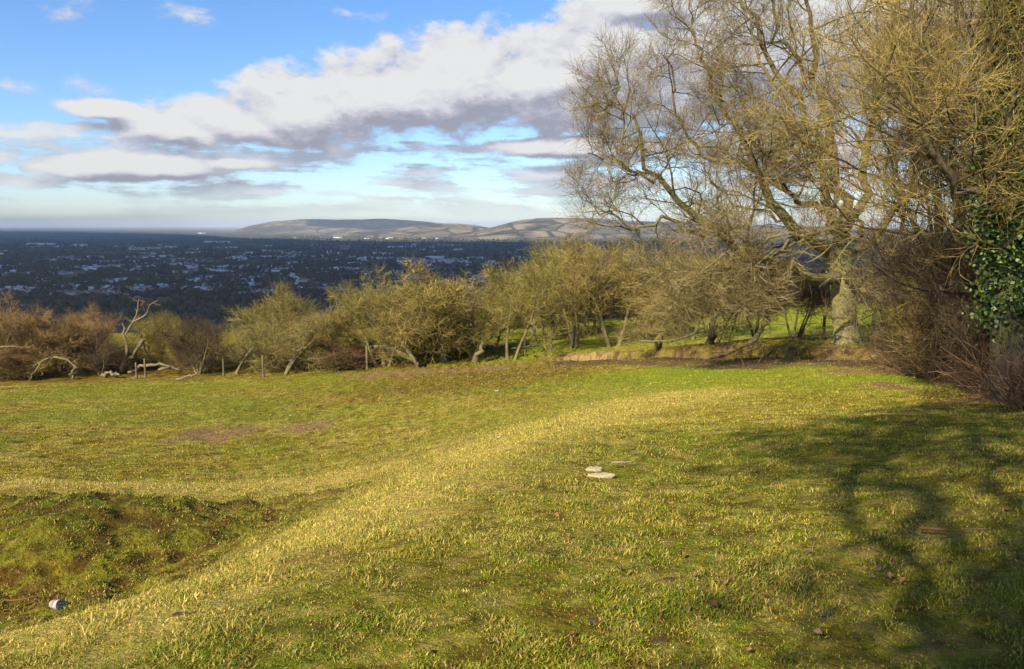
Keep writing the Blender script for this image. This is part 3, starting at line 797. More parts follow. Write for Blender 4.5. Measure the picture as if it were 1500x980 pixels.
place_bush('thorn_tree', 1165, 503, 395, 90, 33, 9, 'darkbrown', 'dark thorn with thin stems just left of the big pale trunk', 'tree', group=G1)
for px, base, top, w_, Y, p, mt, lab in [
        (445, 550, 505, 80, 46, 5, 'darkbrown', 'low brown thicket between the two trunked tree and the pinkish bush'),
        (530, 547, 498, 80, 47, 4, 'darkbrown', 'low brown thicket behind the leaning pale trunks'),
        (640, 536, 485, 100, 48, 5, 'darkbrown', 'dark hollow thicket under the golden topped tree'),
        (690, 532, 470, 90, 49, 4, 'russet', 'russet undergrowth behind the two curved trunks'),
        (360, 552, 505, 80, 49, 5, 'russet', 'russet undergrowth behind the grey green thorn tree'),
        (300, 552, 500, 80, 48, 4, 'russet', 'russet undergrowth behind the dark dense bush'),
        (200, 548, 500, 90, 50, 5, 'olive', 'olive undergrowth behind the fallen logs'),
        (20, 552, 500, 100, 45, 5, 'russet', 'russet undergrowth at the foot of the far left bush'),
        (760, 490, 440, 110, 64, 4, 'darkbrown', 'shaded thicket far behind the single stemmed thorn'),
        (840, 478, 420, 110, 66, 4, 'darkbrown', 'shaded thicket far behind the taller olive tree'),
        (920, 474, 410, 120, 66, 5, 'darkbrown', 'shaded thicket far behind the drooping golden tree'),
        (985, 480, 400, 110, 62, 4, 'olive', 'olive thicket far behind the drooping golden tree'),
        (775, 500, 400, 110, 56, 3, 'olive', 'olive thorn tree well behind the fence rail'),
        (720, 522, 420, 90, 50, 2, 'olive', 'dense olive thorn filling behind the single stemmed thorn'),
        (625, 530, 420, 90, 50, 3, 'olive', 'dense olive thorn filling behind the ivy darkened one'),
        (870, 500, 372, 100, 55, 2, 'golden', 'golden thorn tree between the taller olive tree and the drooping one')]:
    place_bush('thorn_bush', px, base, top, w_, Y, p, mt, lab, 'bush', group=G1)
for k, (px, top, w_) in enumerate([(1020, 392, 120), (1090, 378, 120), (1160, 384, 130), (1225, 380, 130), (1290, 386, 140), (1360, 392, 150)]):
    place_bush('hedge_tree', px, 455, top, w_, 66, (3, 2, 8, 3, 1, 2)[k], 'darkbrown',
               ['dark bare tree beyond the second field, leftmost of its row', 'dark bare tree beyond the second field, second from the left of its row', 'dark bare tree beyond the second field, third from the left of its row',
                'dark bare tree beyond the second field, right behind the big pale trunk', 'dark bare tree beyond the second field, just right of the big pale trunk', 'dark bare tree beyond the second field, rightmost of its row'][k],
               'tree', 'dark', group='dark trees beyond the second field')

# --- explicit-limb tree builder (limbs traced as 3-D polylines)
def limb(pts_px, r0, r1, N=12):
    pts = np.array([P(a, b_, d) for a, b_, d in pts_px])
    return resample(pts, np.linspace(r0, r1, len(pts)) * LIMB_K, N)

LIMB_K = 1.0
def limb_tree(name, loc, label, cat, trunk, limbs, lv, bark, twigs, twig_r, seed, ivy=None, ends=True):
    e = empty(name, loc, label, cat)
    L = np.array(loc, float)
    rng = np.random.default_rng(seed)
    t = Tubes(); t.add((trunk[0] - L)[None], trunk[1][None], 14, 0.5); link('trunk', t.mesh('trunk', BK['ash' if bark == 'ashlimb' else bark], 0.10), e)
    LP, LR = [], []
    for p_, r_ in limbs:
        p_ = p_ + np.concatenate([[np.zeros(3)], rng.normal(0, 0.05 if r_[0] < .05 else .13, (len(p_) - 1, 3))])
        t = Tubes(); t.add((p_ - L)[None], r_[None], 9, 0.5); link('limb', t.mesh('limb', BK[bark], 0.12), e)
        LP.append(p_ - L); LR.append(r_)
    cc = Tubes()
    allp = crown_of(rng, np.array(LP), np.array(LR), cc, lv, twig_r)
    link('crown', cc.mesh('crown', TW[twigs]), e)
    if ivy:
        pts = []
        for which, a0, a1, n, spread, size in ivy:
            src = (trunk[0] - L) if which < 0 else LP[which]
            N = len(src); i0, i1 = int(a0 * (N - 1)), max(int(a1 * (N - 1)), int(a0 * (N - 1)) + 1)
            u = np.linspace(i0, i1, 60); k = np.clip(u.astype(int), 0, N - 2); fr = (u - k)[:, None]
            pts.append((src[k] * (1 - fr) + src[k + 1] * fr, n, spread, size))
        for q, n, s_, sz in pts:
            link('ivy', leaves_on(rng, q, n, s_, sz, 'ivy', IVY), e)
    return e

# the big ash on the bank
TB = P(1240, 510, 30)
tb = on_ground(TB[0], 30.0)
trunk = resample(np.array([tb + Vector((0, 0, -0.3)), tb + Vector((0, 0, 0.25)), P(1238, 470, 30), P(1236, 430, 30), P(1232, 395, 30), P(1228, 360, 30)]), np.array([0.56, 0.46, 0.41, 0.44, 0.40, 0.32]), 14)
LIMB_K = 0.78
ash_limbs = [
    limb([(1232, 400, 30), (1180, 395, 29), (1110, 372, 28.5), (1050, 342, 28), (1010, 312, 28), (968, 268, 28), (948, 220, 28), (938, 165, 28.4)], 0.26, 0.05, 14),
    limb([(1230, 385, 30), (1190, 352, 30.5), (1146, 322, 31), (1118, 280, 31), (1102, 245, 31), (1082, 190, 31), (1062, 150, 31.5), (1058, 95, 32)], 0.30, 0.06, 14),
    limb([(1228, 365, 30), (1218, 310, 29), (1206, 262, 28.6), (1178, 214, 28.4), (1150, 185, 28.2), (1105, 150, 28), (1070, 110, 28)], 0.26, 0.05, 14),
    limb([(1228, 362, 30), (1232, 300, 30), (1222, 235, 30), (1200, 150, 30.3), (1190, 60, 30.5), (1182, -40, 31)], 0.30, 0.06, 14),
    limb([(1230, 370, 30), (1258, 300, 30.5), (1275, 210, 31), (1285, 110, 31.5), (1300, 0, 32)], 0.26, 0.06, 14),
    limb([(1230, 375, 30), (1290, 330, 29.5), (1340, 250, 29), (1370, 160, 29), (1390, 60, 29)], 0.22, 0.05, 14),
    limb([(1290, 352, 27), (1255, 342, 26.5), (1210, 336, 26), (1170, 345, 25.6), (1130, 372, 25.3), (1100, 412, 25)], 0.12, 0.03, 14),
    limb([(1235, 405, 30), (1258, 418, 28.5), (1290, 435, 27), (1335, 452, 26), (1375, 458, 25.5)], 0.20, 0.07, 14),
    limb([(1262, 345, 28), (1240, 305, 27.4), (1215, 275, 27), (1188, 246, 26.8), (1150, 222, 26.5)], 0.10, 0.03, 14),
    limb([(1218, 312, 29), (1160, 292, 27.5), (1120, 250, 27), (1085, 205, 26.8), (1040, 170, 26.5)], 0.13, 0.03, 14),
    limb([(1050, 342, 28), (1000, 336, 27.5), (950, 330, 27), (905, 318, 27), (868, 300, 27)], 0.10, 0.025, 14),
    limb([(1150, 388, 29), (1110, 388, 27), (1060, 390, 26), (1010, 402, 25.6), (975, 425, 25.4)], 0.09, 0.02, 14),
    limb([(1222, 240, 30), (1160, 140, 30), (1120, 70, 30), (1090, 0, 30), (1070, -60, 30)], 0.16, 0.04, 14),
    limb([(1210, 336, 26), (1165, 350, 25.8), (1128, 385, 25.6), (1105, 425, 25.5), (1092, 455, 25.4)], 0.07, 0.018, 14),
    limb([(1170, 345, 25.6), (1110, 352, 25.6), (1050, 380, 25.6), (1010, 415, 25.6), (990, 450, 25.6)], 0.07, 0.018, 14),
    limb([(968, 268, 28), (930, 252, 27.6), (895, 238, 27.4), (868, 228, 27.2)], 0.07, 0.02, 14),
    limb([(948, 220, 28), (920, 190, 28), (905, 150, 28.2), (902, 110, 28.4)], 0.07, 0.02, 14),
    limb([(1058, 150, 31), (1030, 90, 31), (1012, 40, 31), (1005, -20, 31)], 0.09, 0.025, 14),
    limb([(1190, 130, 30), (1150, 60, 29.5), (1130, -10, 29.2), (1120, -70, 29)], 0.10, 0.03, 14),
    limb([(1180, 215, 28.4), (1135, 130, 28.5), (1100, 50, 28.7), (1075, -30, 29)], 0.10, 0.03, 14),
    limb([(1146, 322, 31), (1090, 300, 31.5), (1050, 270, 32), (1020, 235, 32)], 0.08, 0.02, 14),
    limb([(1102, 245, 31), (1040, 230, 31.5), (1000, 190, 32), (985, 130, 32), (980, 70, 32)], 0.12, 0.03, 14),
]
ash_lv = [(11, .26, 1, .85, .40, 9, .21, .04, 5), (8, .15, 1, .8, .54, 7, .2, .04, 4), (6, .15, 1, .72, .60, 5, .17, .05, 3, .5), (4, .1, 1, .55, .75, 4, .12, .06, 3, .45)]
limb_tree('ash_tree', tuple(tb), 'huge bare golden tree with a thick pale mossy trunk on the earth bank', 'tree', trunk, ash_limbs, ash_lv, 'ashlimb', 'ash', 0.0045, 301,
          ivy=[(-1, .72, .85, 260, 0.34, 0.055), (2, .4, .7, 300, .2, .05)])

LIMB_K = 1.0
# trees of the right-hand hedge
def hedge_tree(px, Y, label, limbs_px, rt, lv, bark, twigs, tr, seed, trunk_top, ivy=None):
    bx = P(px, 500, Y)[0]; g = on_ground(bx, Y)
    tp = [np.array(g) + np.array([0, 0, -.3])] + [np.array(g) + np.array([0, 0, .3])] + [P(*q) for q in trunk_top]
    t = resample(np.array(tp), np.linspace(rt * 1.25, rt * 0.6, len(tp)), 14)
    limbs = []
    for lp in limbs_px:
        limbs.append(limb(lp, rt * 0.34, rt * 0.08, 12))
    return limb_tree('hedge_tree', tuple(g), label, 'tree', t, limbs, lv, bark, twigs, tr, seed, ivy)
hl = [(11, .2, 1, .7, .42, 8, .18, .07, 5), (8, .12, 1, .7, .54, 6, .19, .06, 4), (6, .1, 1, .65, .60, 5, .16, .06, 3, .35), (3, .1, 1, .5, .75, 4, .12, .05, 3, .3)]
hedge_tree(1478, 12.0, 'ivy clad tree with a dark leafy column at the right edge', [
    [(1476, 300, 12), (1440, 220, 12.3), (1390, 120, 12.6), (1350, 20, 13), (1330, -60, 13)],
    [(1480, 200, 12), (1490, 100, 12), (1496, 0, 12), (1500, -90, 12)],
    [(1478, 330, 12), (1430, 290, 11.6), (1370, 240, 11.4), (1320, 170, 11.4), (1290, 90, 11.4)],
    [(1480, 250, 12), (1530, 150, 12), (1560, 60, 12.4), (1580, -40, 12.6)],
    [(1477, 280, 12), (1452, 170, 11.3), (1440, 60, 11), (1432, -60, 10.8)],
    [(1478, 370, 12), (1520, 320, 11.4), (1560, 280, 11), (1600, 220, 11)]],
    0.19, hl, 'dark', 'golden', 0.0028, 311, [(1474, 480, 12), (1478, 380, 12), (1482, 250, 12), (1488, 120, 12), (1494, 0, 12), (1498, -80, 12)],
    ivy=[(-1, .30, .98, 15000, 0.18, 0.032), (1, 0.1, .9, 3600, .16, .03), (3, 0.0, .6, 2500, .2, .03), (5, .1, .9, 1500, .18, .03), (-1, .40, .72, 5500, 0.22, 0.034)])
hedge_tree(1405, 17.5, 'bare olive tree with fanned upright branches between the big trunk and the ivy column', [
    [(1404, 400, 17.5), (1375, 300, 17.2), (1340, 200, 17), (1300, 100, 17), (1270, -10, 17)],
    [(1404, 420, 17.5), (1350, 350, 17), (1290, 290, 16.6), (1240, 210, 16.4), (1215, 130, 16.2)],
    [(1405, 360, 17.5), (1400, 240, 17.8), (1385, 120, 18), (1365, 0, 18.2), (1350, -80, 18.4)],
    [(1406, 380, 17.5), (1440, 270, 17.8), (1450, 140, 18), (1455, 0, 18.3)],
    [(1404, 440, 17.5), (1375, 390, 16.8), (1345, 340, 16.2), (1310, 290, 16), (1285, 230, 15.8)],
    [(1405, 300, 17.5), (1350, 180, 18), (1320, 80, 18.3), (1310, -20, 18.5)],
    [(1405, 400, 17.5), (1450, 350, 16.8), (1480, 280, 16.4), (1500, 200, 16)]],
    0.17, hl, 'ash', 'golden', 0.0034, 312, [(1404, 500, 17.5), (1402, 420, 17.5), (1406, 340, 17.5), (1404, 250, 17.6)],
    ivy=[(-1, .3, .8, 900, .15, .05)])
hedge_tree(1372, 22.0, 'slender bare tree behind the fanned one at the start of the hedge', [
    [(1374, 420, 22), (1354, 300, 22), (1334, 180, 22), (1314, 60, 22), (1304, -40, 22)],
    [(1374, 440, 22), (1404, 330, 22.4), (1434, 220, 22.6), (1454, 100, 22.8)],
    [(1374, 430, 22), (1349, 350, 21.4), (1324, 280, 21), (1304, 200, 21)],
    [(1374, 380, 22), (1376, 250, 22.6), (1369, 120, 23), (1364, 0, 23)]],
    0.14, hl, 'dark', 'russet', 0.0038, 313, [(1374, 500, 22), (1372, 440, 22), (1374, 360, 22), (1374, 280, 22)])
hedge_tree(1452, 15.0, 'brown trunked hedge tree with a broken pale stem left of the ivy column', [
    [(1452, 420, 15), (1430, 330, 14.6), (1395, 260, 14.4), (1350, 210, 14.2)],
    [(1452, 400, 15), (1470, 300, 15.2), (1480, 180, 15.4), (1470, 60, 15.6)],
    [(1452, 380, 15), (1440, 260, 15.3), (1415, 140, 15.5), (1400, 40, 15.5)],
    [(1452, 450, 15), (1410, 420, 14.4), (1370, 400, 14), (1335, 370, 13.8)]],
    0.17, hl, 'dead', 'darkbrown', 0.003, 314, [(1456, 500, 15), (1455, 440, 15), (1452, 370, 15), (1450, 300, 15)])

G2 = 'dark bushes of the hedge on the right'
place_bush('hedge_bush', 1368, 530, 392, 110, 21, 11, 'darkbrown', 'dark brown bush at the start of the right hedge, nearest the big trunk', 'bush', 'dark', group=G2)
place_bush('hedge_bush', 1395, 545, 370, 130, 19, 11, 'olive', 'tall olive brown bush under the fanned olive tree', 'bush', 'dark', group=G2)
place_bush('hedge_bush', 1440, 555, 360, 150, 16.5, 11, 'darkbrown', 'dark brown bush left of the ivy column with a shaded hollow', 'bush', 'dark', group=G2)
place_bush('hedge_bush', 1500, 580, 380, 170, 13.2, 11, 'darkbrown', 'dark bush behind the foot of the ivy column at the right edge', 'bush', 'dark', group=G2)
place_bush('hedge_bush', 1340, 524, 478, 75, 22, 5, 'russet', 'low russet bush beside the end of the earth bank', 'bush', 'dark', group=G2)
place_bush('hedge_bush', 1560, 560, 300, 200, 16, 3, 'darkbrown', 'dark tall bush beyond the right edge hedge', 'bush', 'dark', group=G2)

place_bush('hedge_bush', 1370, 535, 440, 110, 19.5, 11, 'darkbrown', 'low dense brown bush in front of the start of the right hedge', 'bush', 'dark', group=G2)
place_bush('hedge_bush', 1425, 548, 430, 120, 17.0, 11, 'russet', 'low dense russet bush behind the jutting bramble mound', 'bush', 'dark', group=G2)
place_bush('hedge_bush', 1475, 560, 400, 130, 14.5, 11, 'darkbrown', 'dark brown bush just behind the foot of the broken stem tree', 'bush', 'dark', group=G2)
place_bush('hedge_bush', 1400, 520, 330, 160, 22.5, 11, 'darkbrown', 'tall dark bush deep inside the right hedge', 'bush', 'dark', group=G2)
# bramble and dead-stem clumps at the hedge foot
def bramble(px, base, Y, n, h, spread, label, mat='bramble'):
    b0 = P(px, base, Y); g = on_ground(b0[0], Y)
    rng = np.random.default_rng(int(px))
    Pn = np.zeros((n, 7, 3)); a = rng.random(n) * 6.28; rad = rng.random(n) ** .5 * spread * .5
    Pn[:, 0, 0] = np.cos(a) * rad; Pn[:, 0, 1] = np.sin(a) * rad; Pn[:, 0, 2] = -.06
    d = norm(np.stack([np.cos(a) * .2, np.sin(a) * .2, np.ones(n)], 1) + rng.normal(0, .28, (n, 3)))
    st = (h * rng.uniform(.5, 1.25, n) / 6)[:, None]
    for k in range(1, 7):
        d = norm(d + rng.normal(0, .26, d.shape) + np.array([0, 0, -.06 * k / 3]))
        Pn[:, k] = Pn[:, k - 1] + d * st
    R = np.linspace(.006, .002, 7)[None] * rng.uniform(.7, 1.4, (n, 1))
    e = empty('bramble', tuple(g), label, 'bramble', 'brambles at the foot of the hedge')
    t = Tubes(); t.add(Pn, R, 3); link('stems', t.mesh('stems', TW[mat]), e)
    cc = Tubes(); Q, Rq = grow(rng, Pn, R, 5, .3, 1, .7, .3, .35, 4, .2, (0, 0, -.02), .6, rmin=.0016); cc.add(Q, Rq, 3)
    link('twigs', cc.mesh('twigs', TW[mat]), e)
bramble(1412, 556, 17.6, 260, 1.1, 1.3, 'reddish brown bramble mound jutting onto the grass')
bramble(1455, 570, 15.2, 240, 1.0, 1.1, 'bramble tangle behind the jutting reddish mound')
bramble(1500, 590, 11.9, 260, 1.0, 1.0, 'dark red bramble clump at the right edge by the ivy column')
bramble(1360, 540, 20.0, 220, 1.2, 1.4, 'thin bramble patch near the end of the earth bank')
bramble(1540, 605, 10, 200, 1.0, 1.0, 'bramble clump cut by the right edge of the picture')
bramble(1385, 545, 18.8, 260, 1.2, 1.3, 'brown bramble patch between the jutting reddish mound and the bank', 'darkbrown')

# tree behind the photographer whose shade lies across the right foreground
TS = on_ground(-4.5, -5.4)
tl = lambda dx, dy, dz: np.array([TS.x + dx, TS.y + dy, TS.z + dz])
trunk = resample(np.array([tl(0, 0, -.3), tl(0.02, 0, .3), tl(.05, .0, 4), tl(0.1, .05, 7), tl(.1, .1, 10)]), np.array([.40, .27, .2, .15, .08]), 12)
lims = []
rs = np.random.default_rng(91)
for k in range(11):
    a = .5 + 2.0 * ((k * .618) % 1); z0 = 6.0 + k * .42
    rr_ = 2.0 + rs.random() * 1.3
    ex, ey = math.cos(a) * rr_, math.sin(a) * rr_ * .8
    lims.append(resample(np.array([tl(.08, .05, z0), tl(ex * .35, ey * .35, z0 + .7), tl(ex * .75, ey * .75, z0 + 1.7), tl(ex, ey, z0 + 3.0)]), np.array([.055, .04, .028, .014]), 10))
limb_tree('oak_tree', tuple(TS), 'bare tree beside the viewpoint whose shade falls on the right foreground', 'tree', trunk, lims,
          [(10, .2, 1, .7, .5, 6, .18, .03, 5), (9, .15, 1, .7, .55, 5, .22, .02, 4), (7, .1, 1, .7, .6, 4, .2, .01, 3), (4, .1, 1, .7, .6, 3, .2, .01, 3)], 'ash', 'olive', .005, 320,
          ivy=[(-1, .55, .85, 2200, .4, .05)])  # unseen ivy, added so the trunk casts a denser shadow

# dead forked tree, sprawling limb and fallen logs on the left
def px_tree(name, loc, label, cat, limbs, bark, lv, twigs, tr, seed, group=None):
    e = empty(name, tuple(loc), label, cat, group)
    L = np.array(loc); rng = np.random.default_rng(seed)
    for k, (p_, r_) in enumerate(limbs):
        p_ = p_ + np.concatenate([np.zeros((1, 3)), rng.normal(0, 1, (len(p_) - 1, 3)) * r_[0] * .55]); r_ = r_ * rng.uniform(.8, 1.2, len(r_)); limbs[k] = (p_, r_)
        t = Tubes(); t.add((p_ - L)[None], r_[None], 9, .6)
        link('trunk' if k == 0 else 'limb', t.mesh('limb', BK[bark], .4), e)
    if lv:
        cc = Tubes(); crown_of(rng, np.array([p_ - L for p_, _ in limbs]), np.array([r_ for _, r_ in limbs]), cc, lv, tr)
        link('crown', cc.mesh('crown', TW[twigs]), e)
    return e
g = hit(172, 548)
D = g[1]
px_tree('dead_tree', g, 'dead forked tree with two bare weathered limbs above the fallen logs', 'tree', [
    limb([(172, 552, D), (180, 536, D), (194, 520, D), (208, 500, D)], .16, .09, 10),
    limb([(174, 545, D), (184, 525, D), (188, 512, D), (184, 495, D), (182, 480, D), (176, 474, D)], .12, .04, 10),
    limb([(184, 490, D), (194, 472, D), (202, 456, D), (204, 438, D)], .06, .02, 10),
    limb([(194, 472, D), (212, 462, D), (222, 446, D), (231, 439, D)], .06, .02, 10),
    limb([(178, 540, D), (168, 532, D), (160, 528, D)], .05, .02, 10)], 'dead', [(6, .35, 1, .7, .3, 5, .2, .05, 4), (4, .2, 1, .7, .5, 4, .2, .02, 3)], 'russet', .009, 331)
g = hit(40, 556); D = g[1]
px_tree('fallen_tree', g, 'sprawling grey limb of a leaning tree on the far left', 'fallen tree', [
    limb([(-20, 554, D), (10, 548, D), (35, 545, D), (55, 533, D), (78, 521, D), (95, 525, D), (112, 536, D)], .085, .04, 10),
    limb([(78, 521, D), (60, 532, D - 1), (48, 548, D - 1.5), (40, 556, D - 2)], .045, .02, 10),
    limb([(112, 536, D), (106, 548, D), (108, 556, D)], .06, .05, 10),
    limb([(-30, 520, D), (0, 508, D), (30, 510, D), (50, 505, D)], .07, .03, 10)], 'thorn', [(7, .15, 1, .8, .28, 5, .25, .05, 4), (5, .2, 1, .7, .5, 4, .25, .03, 3)], 'greygreen', .009, 332)
for k, (pts, r_, lab) in enumerate([
        ([(188, 546), (205, 538), (225, 533), (250, 536)], .10, 'thick fallen log arching between the dead tree and the olive bush'),
        ([(150, 549), (162, 546), (176, 548)], .11, 'short reddish broken log at the foot of the dead tree'),
        ([(232, 542), (250, 538), (262, 541)], .08, 'pale fallen log end right of the arching log'),
        ([(258, 556), (278, 551), (290, 546)], .06, 'pale log lying on the grass below the dark dense bush')]):
    g = hit(pts[0][0], pts[0][1] + 4)
    px_tree('fallen_log', g, lab, 'log', [limb([(a, b_, g[1] - .2 * i) for i, (a, b_) in enumerate(pts)], r_, r_ * .6, 10)], 'dead', None, 'pale', .01, 340 + k, 'fallen logs by the dead tree')
# extra visible leaning trunks under the thorn row
for k, (pts, r_, lab) in enumerate([
        ([(617, 536, 43.5), (600, 524, 43.5), (575, 512, 44), (545, 505, 44.5), (522, 498, 45)], .15, 'long pale leaning stem under the olive thorn tree'),
        ([(612, 534, 43), (602, 522, 43), (592, 508, 43.5), (585, 492, 44)], .12, 'shorter pale leaning stem beside the long one'),
        ([(695, 531, 44), (703, 515, 44), (708, 500, 44.5), (704, 486, 45)], .16, 'curved pale stem under the thorn right of the golden tree'),
        ([(1095, 505, 32), (1112, 490, 32), (1122, 470, 32), (1128, 445, 32)], .11, 'dark leaning stem rising from the top of the earth bank'),
        ([(1040, 503, 34), (1043, 485, 34), (1046, 465, 34)], .17, 'dark stump like short stem by the second field'),
        ([(940, 500, 33), (985, 498, 31), (1030, 485, 30)], .05, 'thin pale fallen branch above the sandy bank')]):
    g0 = P(*pts[0])
    px_tree('leaning_stem', (g0[0], g0[1], float(ground_z(g0[0], g0[1]))), lab, 'tree stem', [limb(pts, r_, r_ * .6, 10)], 'dark' if 'dark' in lab else 'thorn',
            [(6, .4, 1, .7, .35, 5, .2, .04, 4), (5, .2, 1, .7, .5, 4, .2, .02, 3)], 'olive', .008, 360 + k)

# ------------------------------------------------------------------ fence posts and rail
M_POST = bark_mat('grey_post_wood', (0.06, 0.045, 0.03), (0.20, 0.155, 0.105), (0.13, 0.11, 0.05), .3)
def post(px, py, Y, h, r, label, lean=0.0):
    b0 = P(px, py, Y); g = on_ground(b0[0], Y)
    n = 8; a = np.arange(n) / n * 6.283
    zs = [(-.3, 1.0), (0, 1), (h * .5, .95), (h, .9), (h + .03, .6)]
    V = np.concatenate([np.stack([np.cos(a) * r * s_ + lean * z_, np.sin(a) * r * s_, np.full(n, z_)], 1) for z_, s_ in zs])
    Fq = np.concatenate([np.stack([np.arange(n) + k * n, (np.arange(n) + 1) % n + k * n, (np.arange(n) + 1) % n + (k + 1) * n, np.arange(n) + (k + 1) * n], 1) for k in range(len(zs) - 1)])
    o = link('fence_post', mk_mesh('fence_post', V, [Fq, (np.arange(n) + n * (len(zs) - 1))[None]], None, True, [M_POST]), None, g)
    tag(o, label, 'fence post', 'wooden fence posts along the hedgerow')
    return g
post(807, 513, 46, 1.3, .075, 'dark upright fence post in the sunny gap right of the single stemmed thorn')
post(769, 518, 45.5, 1.1, .06, 'thin fence post holding the rail beside the single stemmed thorn')
post(838, 506, 46.5, 1.5, .13, 'thick fence post where the gap meets the sandy bank', .05)
post(538, 546, 43, 1.25, .07, 'pale fence post below the olive tree with leaning trunks')
post(386, 556, 42.5, 1.1, .06, 'pale fence post in the grassy gap under the grey green tree')
post(213, 549, 44.5, 1.0, .06, 'short fence post right of the dead forked tree')
post(200, 550, 44.5, .8, .06, 'stubby fence post close beside the dead forked tree')
post(328, 553, 44, .9, .06, 'fence post right of the dark dense bush')
post(1206, 505, 31.5, 1.2, .06, 'thin fence post just left of the big pale trunk')
post(1278, 500, 31, 1.1, .07, 'fence post just right of the big pale trunk')
post(1162, 500, 33, 1.1, .05, 'slim leaning fence post on top of the earth bank', .12)
def rail(pts, r, label):
    p_, r_ = limb(pts, r, r * .9, 6)
    c0 = p_.mean(0)
    t = Tubes(); t.add((p_ - c0)[None], r_[None], 6, .5)
    o = link('fence_rail', t.mesh('fence_rail', M_POST, .1), None, c0)
    tag(o, label, 'fence rail', 'fence rails along the hedgerow')
rail([(748, 511, 45), (770, 508, 45.5), (790, 505, 46)], .06, 'slanting wooden rail beside the single stemmed thorn')
rail([(816, 492, 46), (828, 488, 46.4), (838, 487, 46.4)], .06, 'short rail reaching the thick fence post')
# wire fence across the second field
M_WIRE = simple_mat('rusty_wire', (0.12, 0.09, 0.07), .6, .2, 3)
def wire(a, b_, hgt, label):
    u = np.linspace(0, 1, 16)[:, None]
    q = a[None] * (1 - u) + b_[None] * u
    q[:, 2] = ground_z(q[:, 0], q[:, 1]) + hgt
    c0 = q.mean(0); t = Tubes(); t.add((q - c0)[None], np.full((1, 16), .008), 4, .5)
    tag(link('fence_wire', t.mesh('fence_wire', M_WIRE), None, c0), label, 'fence wire', 'wires of the fence on the bank')
wa, wb = P(1040, 500, 34), P(1290, 500, 30.6)
wire(wa, wb, 1.0, 'top strand of the wire fence along the earth bank'); wire(wa, wb, .6, 'lower strand of the wire fence along the earth bank')

# ------------------------------------------------------------------ small things on the grass
def lump(name, c, sx, sy, sz, seed, mat, label, cat, rz=0.0, group=None, flat=.35):
    me = bpy.data.meshes.new(name)
    import bmesh
    bm = bmesh.new(); bmesh.ops.create_icosphere(bm, subdivisions=4, radius=1.0)
    r = np.random.default_rng(seed); o1, o2 = r.random(2) * 50
    for v in bm.verts:
        x_, y_, z_ = v.co
        k = 1 + .35 * (float(fbm(np.array([x_ * 1.6 + o1 + z_]), np.array([y_ * 1.6 + o2]), 3, seed)[0]) - .5)
        q = np.sign(z_) * min(abs(z_), flat + .25 * float(vnoise(np.array([x_ * 4 + o1]), np.array([y_ * 4]), seed)[0]))
        v.co = (x_ * k * sx, y_ * k * sy, q * sz)
    bm.to_mesh(me); bm.free(); me.materials.append(mat)
    for p_ in me.polygons: p_.use_smooth = True
    o = link(name, me, None, c); o.rotation_euler = (0, 0, rz)
    return tag(o, label, cat, group)
M_STONE = simple_mat('pale_limestone', (0.36, 0.30, 0.17), .95, .2, 14, .012)
tz = lambda p_: float(ground_z(p_[0], p_[1]) + tuss(np.array([p_[0]]), np.array([p_[1]]))[0])
for px, py, sx, sy, lab, sd in [(871, 690.5, .085, .06, 'smaller pale flat stone lying in the grass, the farther of the pair', 3), (880, 698, .13, .05, 'longer pale flat stone lying in the grass, the nearer of the pair', 4)]:
    q = hit(px, py)
    lump('flat_stone', (q[0], q[1], tz(q) + .004), sx * .9, sy * .85, .04, sd, M_STONE, lab, 'stone', .1, 'pair of pale stones in the grass')
M_CLOD = simple_mat('dry_soil_clod', (0.06, 0.035, 0.018), 1, .5, 25, .01)
for k, (px, py, s_) in enumerate([(265, 905, .06), (980, 852, .05), (870, 912, .05), (965, 940, .06), (1120, 745, .03), (425, 715, .06), (545, 710, .10), (560, 706, .07)]):
    q = hit(px, py)
    lump('soil_clod', (q[0], q[1], tz(q) - .002), s_ * .6, s_ * .35, .016, 30 + k, M_CLOD,
         ['dark clod on the near slope left of the centre bottom', 'reddish clod in the middle foreground right of centre', 'small clod near the bottom centre', 'clod of leaf litter nearest the bottom edge', 'small earthy clod right of the pale stones', 'clod on the far side of the hollow below the ledge', 'larger dark clod by the bare slot in the hollow', 'smaller clod just right of the larger one by the slot'][k], 'clod', 0, 'clods of soil in the grass')
# discarded clear plastic cup with a red scrap
q = hit(78, 893)
cupz = tz(q)
cup = empty('plastic_cup', (q[0], q[1], cupz + .045), 'discarded whitish plastic cup lying on its side at the bottom of the hollow', 'cup')
n = 24; a = np.arange(n) / n * 6.283
prof = [(.001, 0), (.030, 0), (.032, .03), (.036, .07), (.040, .1), (.0425, .103), (.0425, .106), (.0385, .104), (.030, .004), (.001, .004)]
V = np.concatenate([np.stack([np.cos(a) * r_, np.sin(a) * r_, np.full(n, z_)], 1) for r_, z_ in prof])
Fq = np.concatenate([np.stack([np.arange(n) + k * n, (np.arange(n) + 1) % n + k * n, (np.arange(n) + 1) % n + (k + 1) * n, np.arange(n) + (k + 1) * n], 1) for k in range(len(prof) - 1)])
M_CUP, nt, b, out_ = new_mat('translucent_plastic'); b.inputs['Base Color'].default_value = (.6, .6, .6, 1); b.inputs['Roughness'].default_value = .25; b.inputs['Transmission Weight'].default_value = .35
body = link('cup_wall', mk_mesh('cup_wall', V, [Fq], None, True, [M_CUP]), cup)
body.rotation_euler = (math.radians(80), 0, math.radians(60))
M_RED = simple_mat('faded_red_print', (.5, .12, .06), .6, .2, 20)
pr = [(.0326, .032), (.0352, .062)]
V = np.concatenate([np.stack([np.cos(a * .5) * (r_ + .0008), np.sin(a * .5) * (r_ + .0008), np.full(n, z_)], 1) for r_, z_ in pr])
Fq = np.stack([np.arange(n - 1), np.arange(n - 1) + 1, np.arange(n - 1) + n + 1, np.arange(n - 1) + n], 1)
